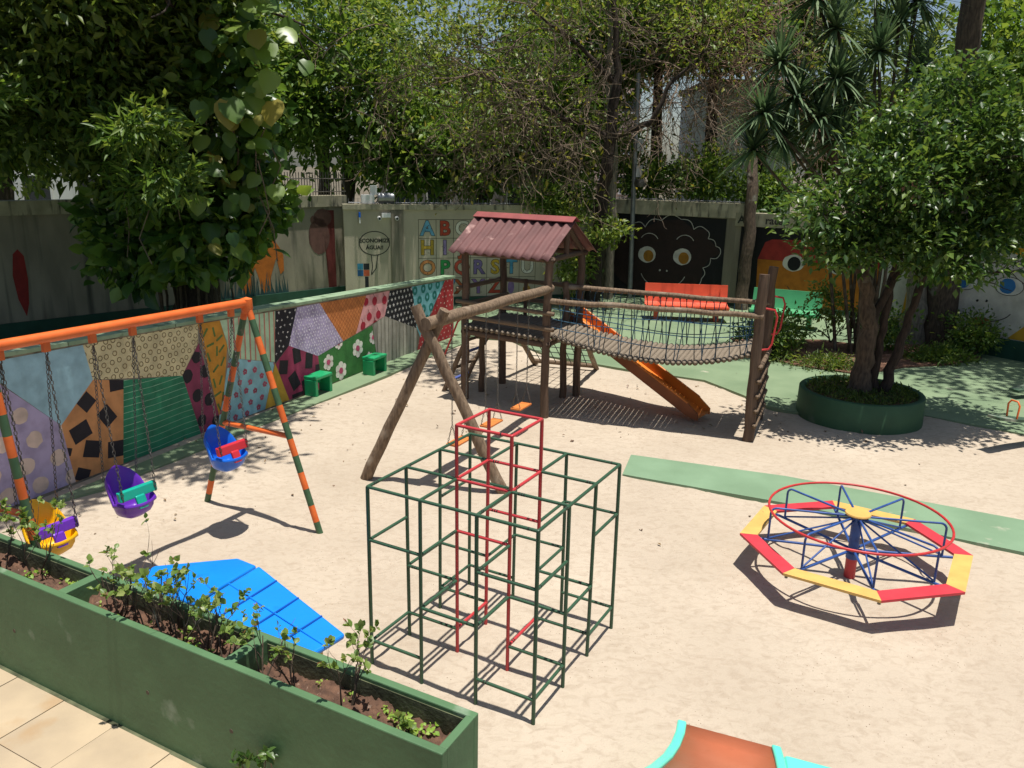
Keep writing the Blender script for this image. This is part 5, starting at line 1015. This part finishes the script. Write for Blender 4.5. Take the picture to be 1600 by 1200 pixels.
# ================= buildings, fence, pole, wires =================
m_bw = pm('white_render', (.80, .80, .78), (.70, .70, .69), rough=.8, scale=1, c3=(.3, .3, .28), c3scale=.5, c3sv=(3, 3, .3), c3lo=.6, c3hi=.8)
m_bg = pm('grey_render', (.30, .29, .27), (.22, .21, .2), rough=.85, scale=1)
m_bp = pm('peach_render', (.55, .40, .32), (.45, .33, .27), rough=.85, scale=1)
m_glass = pm('dark_glass', (.03, .04, .05), rough=.15, spec=.6)
def building(name, x0, x1, y0, y1, h, mat, lab, cols, rows_, z0=2.0):
    t = thing(name, ((x0+x1)/2, (y0+y1)/2, 0), lab, 'building')
    MB().box(((x0+x1)/2, (y0+y1)/2, h/2-.05), (x1-x0, y1-y0, h+.1)).build('wall', mat, t)
    MB().box(((x0+x1)/2, (y0+y1)/2, h+.1), (x1-x0+.3, y1-y0+.3, .2)).build('roof_slab', m_bg, t)
    for i in range(cols):
        for j in range(rows_):
            wx = x0+(x1-x0)*(i+.5)/cols; wz = z0+j*2.9; w1 = min(1.2, (x1-x0)/cols*.55)
            if wz+1.6 > h: continue
            f = MB(); 
            for a, b, c, d_ in ((-w1/2-.07, -w1/2, 0, 1.3), (w1/2, w1/2+.07, 0, 1.3), (-w1/2-.07, w1/2+.07, 1.3, 1.37), (-w1/2-.12, w1/2+.12, -.07, 0)): f.obox((wx+a, y0-.06, wz+c), (b-a, 0, 0), (0, .07, 0), (0, 0, d_-c))
            fo = f.build('window', m_bw, t); MB().obox((wx-w1/2, y0-.02, wz), (w1, 0, 0), (0, .03, 0), (0, 0, 1.3)).build('pane', m_glass, fo)
building('white_building', 7.75, 11.4, 34, 40, 7.2, m_bw, 'plain white building side rising beyond the black face wall', 0, 0)
building('peach_tower', 5.9, 9.0, 62, 70, 14.5, m_bp, 'distant peach apartment tower seen through the gap in the trees', 2, 4)
building('grey_house', -6.5, 3.0, 39, 46, 6.2, m_bg, 'grey house hidden behind the bare twigs beyond the wall', 5, 2, 1.6)
building('pale_house', -27, -15, 36, 42, 8.0, m_bw, 'pale house behind the trees at the far left', 5, 2, 1.8)
building('brick_house', 17, 26, 33, 40, 7.5, pm('brick_red', (.35, .13, .09), (.26, .1, .07), rough=.85, scale=2), 'red brick house glimpsed through leaves at the far right', 4, 2, 1.8)
fn = thing('wall_fence', lf.pt(1.0, 3.05), 'dark iron railing on top of the left wall near the corner', 'fence')
mb = MB()
for k in range(26): q = lf.pt(-.1+k*.085, 3.05, -.1); mb.tube([q, q+V(0, 0, .62)], .012, 5)
mb.build('balusters', m_chain, fn, kind='stuff')
for z in (3.15, 3.5): bar('rail', lf.pt(-.15, z, -.1), lf.pt(2.1, z, -.1), .016, m_chain, fn, 6)
def spikes(face, a0, a1, z, lab):
    t = thing('wall_spikes', face.pt((a0+a1)/2, z), lab, 'fence'); mb = MB(); n = int((a1-a0)/.13)
    for k in range(n): q = face.pt(a0+k*.13, z, -.08); mb.tube([q, q+V(0, 0, .17)], [.014, .003], 4)
    mb.build('spikes', m_steel, t, kind='stuff'); bar('spike_bar', face.pt(a0, z+.04, -.08), face.pt(a1, z+.04, -.08), .012, m_steel, t, 6)
spikes(af, -1.9, 4.9, 2.85, 'row of small metal spikes along the alphabet wall top'); spikes(bf, -1.1, 4.0, 3.0, 'row of small metal spikes along the black face wall top')
cm = thing('security_camera', af.pt(-.9, 2.6), 'white security camera pair fixed under the beam beside the speech bubble', 'camera')
af.slab(MB(), -1.02, -.78, 2.5, 2.62, .003, .12).build('junction_box', m_bw, cm)
for s in (-1.1, -.62): q = af.pt(s, 2.5, .12); MB().tube([q, q-V(0, 0, .02)+af.n*.16], [.045, .05], 10).build('camera_head', m_bw, cm, smooth=50); bar('lens', q+af.n*.15-V(0, 0, .02), q+af.n*.17-V(0, 0, .022), .035, m_glass, cm)
fl_ = thing('meter_housing', af.pt(-1.3, 2.85), 'white electrical box and grey drum on the wall top near the corner', 'electrical box')
af.slab(MB(), -1.55, -1.2, 2.87, 3.1, -.2, 0).build('housing', m_bw, fl_); af.slab(MB(), -1.3, -1.12, 3.1, 3.35, -.15, -.05).build('box', m_bw, fl_)
q = af.pt(-1.1, 3.03, -.1); bar('drum', q, q+af.d*.45, .13, m_steel, fl_, 14)
ld_ = thing('wall_lamp', af.pt(-1.45, 2.6), 'small blue and white lamp under the beam beside the camera', 'lamp'); q = af.pt(-1.62, 2.5, .05); bar('lamp_body', q, q+V(0, 0, .14), .03, m_pl['blue'], ld_); bar('lamp_tube', q-V(0, 0, .16), q, .022, m_bw, ld_)
po = thing('metal_pole', (3.62, 24.8, 0), 'grey metal utility pole standing before the black face wall', 'pole')
MB().tube([(3.62, 24.8, -.1), (3.55, 24.8, 3.2), (3.5, 24.8, 6.6)], [.075, .07, .06], 12).build('shaft', m_steel, po, smooth=50)
for z, w_ in ((4.6, .2), (3.85, .18)): MB().box((3.66, 24.72, z), (w_, .16, .34)).build('meter_box', pm('box_grey', (.35, .36, .36), rough=.5), po)
MB().lathe((3.72, 24.7, 3.4), [(0, 0), (.16, 0), (.18, .1), (.16, .22), (0, .22)], 16).build('cable_coil', m_chain, po, smooth=50)
for k, (a, b) in enumerate((((-14, 29, 8.6), (24, 29, 8.2)), ((-14, 29.3, 6.1), (24, 29.3, 7.6)), ((2, 28, 7.9), (24, 27, 7.35)), ((2, 28, 7.75), (24, 27, 7.2)))):
    a, b = Vector(a), Vector(b); MB().tube([a.lerp(b, i/12)-V(0, 0, .9*4*(i/12)*(1-i/12)) for i in range(13)], 0.012, 5).build('overhead_wire', pm('wire_black', (.05, .05, .05), rough=.8), label=['top overhead wire crossing above the trees', 'lowest overhead wire running behind the bare twigs', 'upper of two close wires at the right', 'lower of two close wires at the right'][k], cat='wire')
# fallen leaves on the sand
random.seed(81); k = 420; pp = np.stack([rng.uniform(-5, 7, k), rng.uniform(8, 17, k), np.full(k, .006)], -1); sel = rng.random(k) < (.15+.85*((pp[:, 1] > 11.5)|(pp[:, 0] < -2))); pp = pp[sel]
pp[:, 2] = sand_h(pp[:, 0], pp[:, 1])+.012
v, f, t = leaf_geo(pp, .055, .5, 3., 0, np.stack([rng.normal(size=len(pp)), rng.normal(size=len(pp)), np.zeros(len(pp))], -1)); np_mesh('fallen_leaves', v, f, leafmat('leaf_dry', [(.10, .055, .03), (.17, .10, .05), (.22, .15, .06)], transl=.05), None, t, kind='stuff', label='dry brown leaves scattered over the sand', cat='leaves')
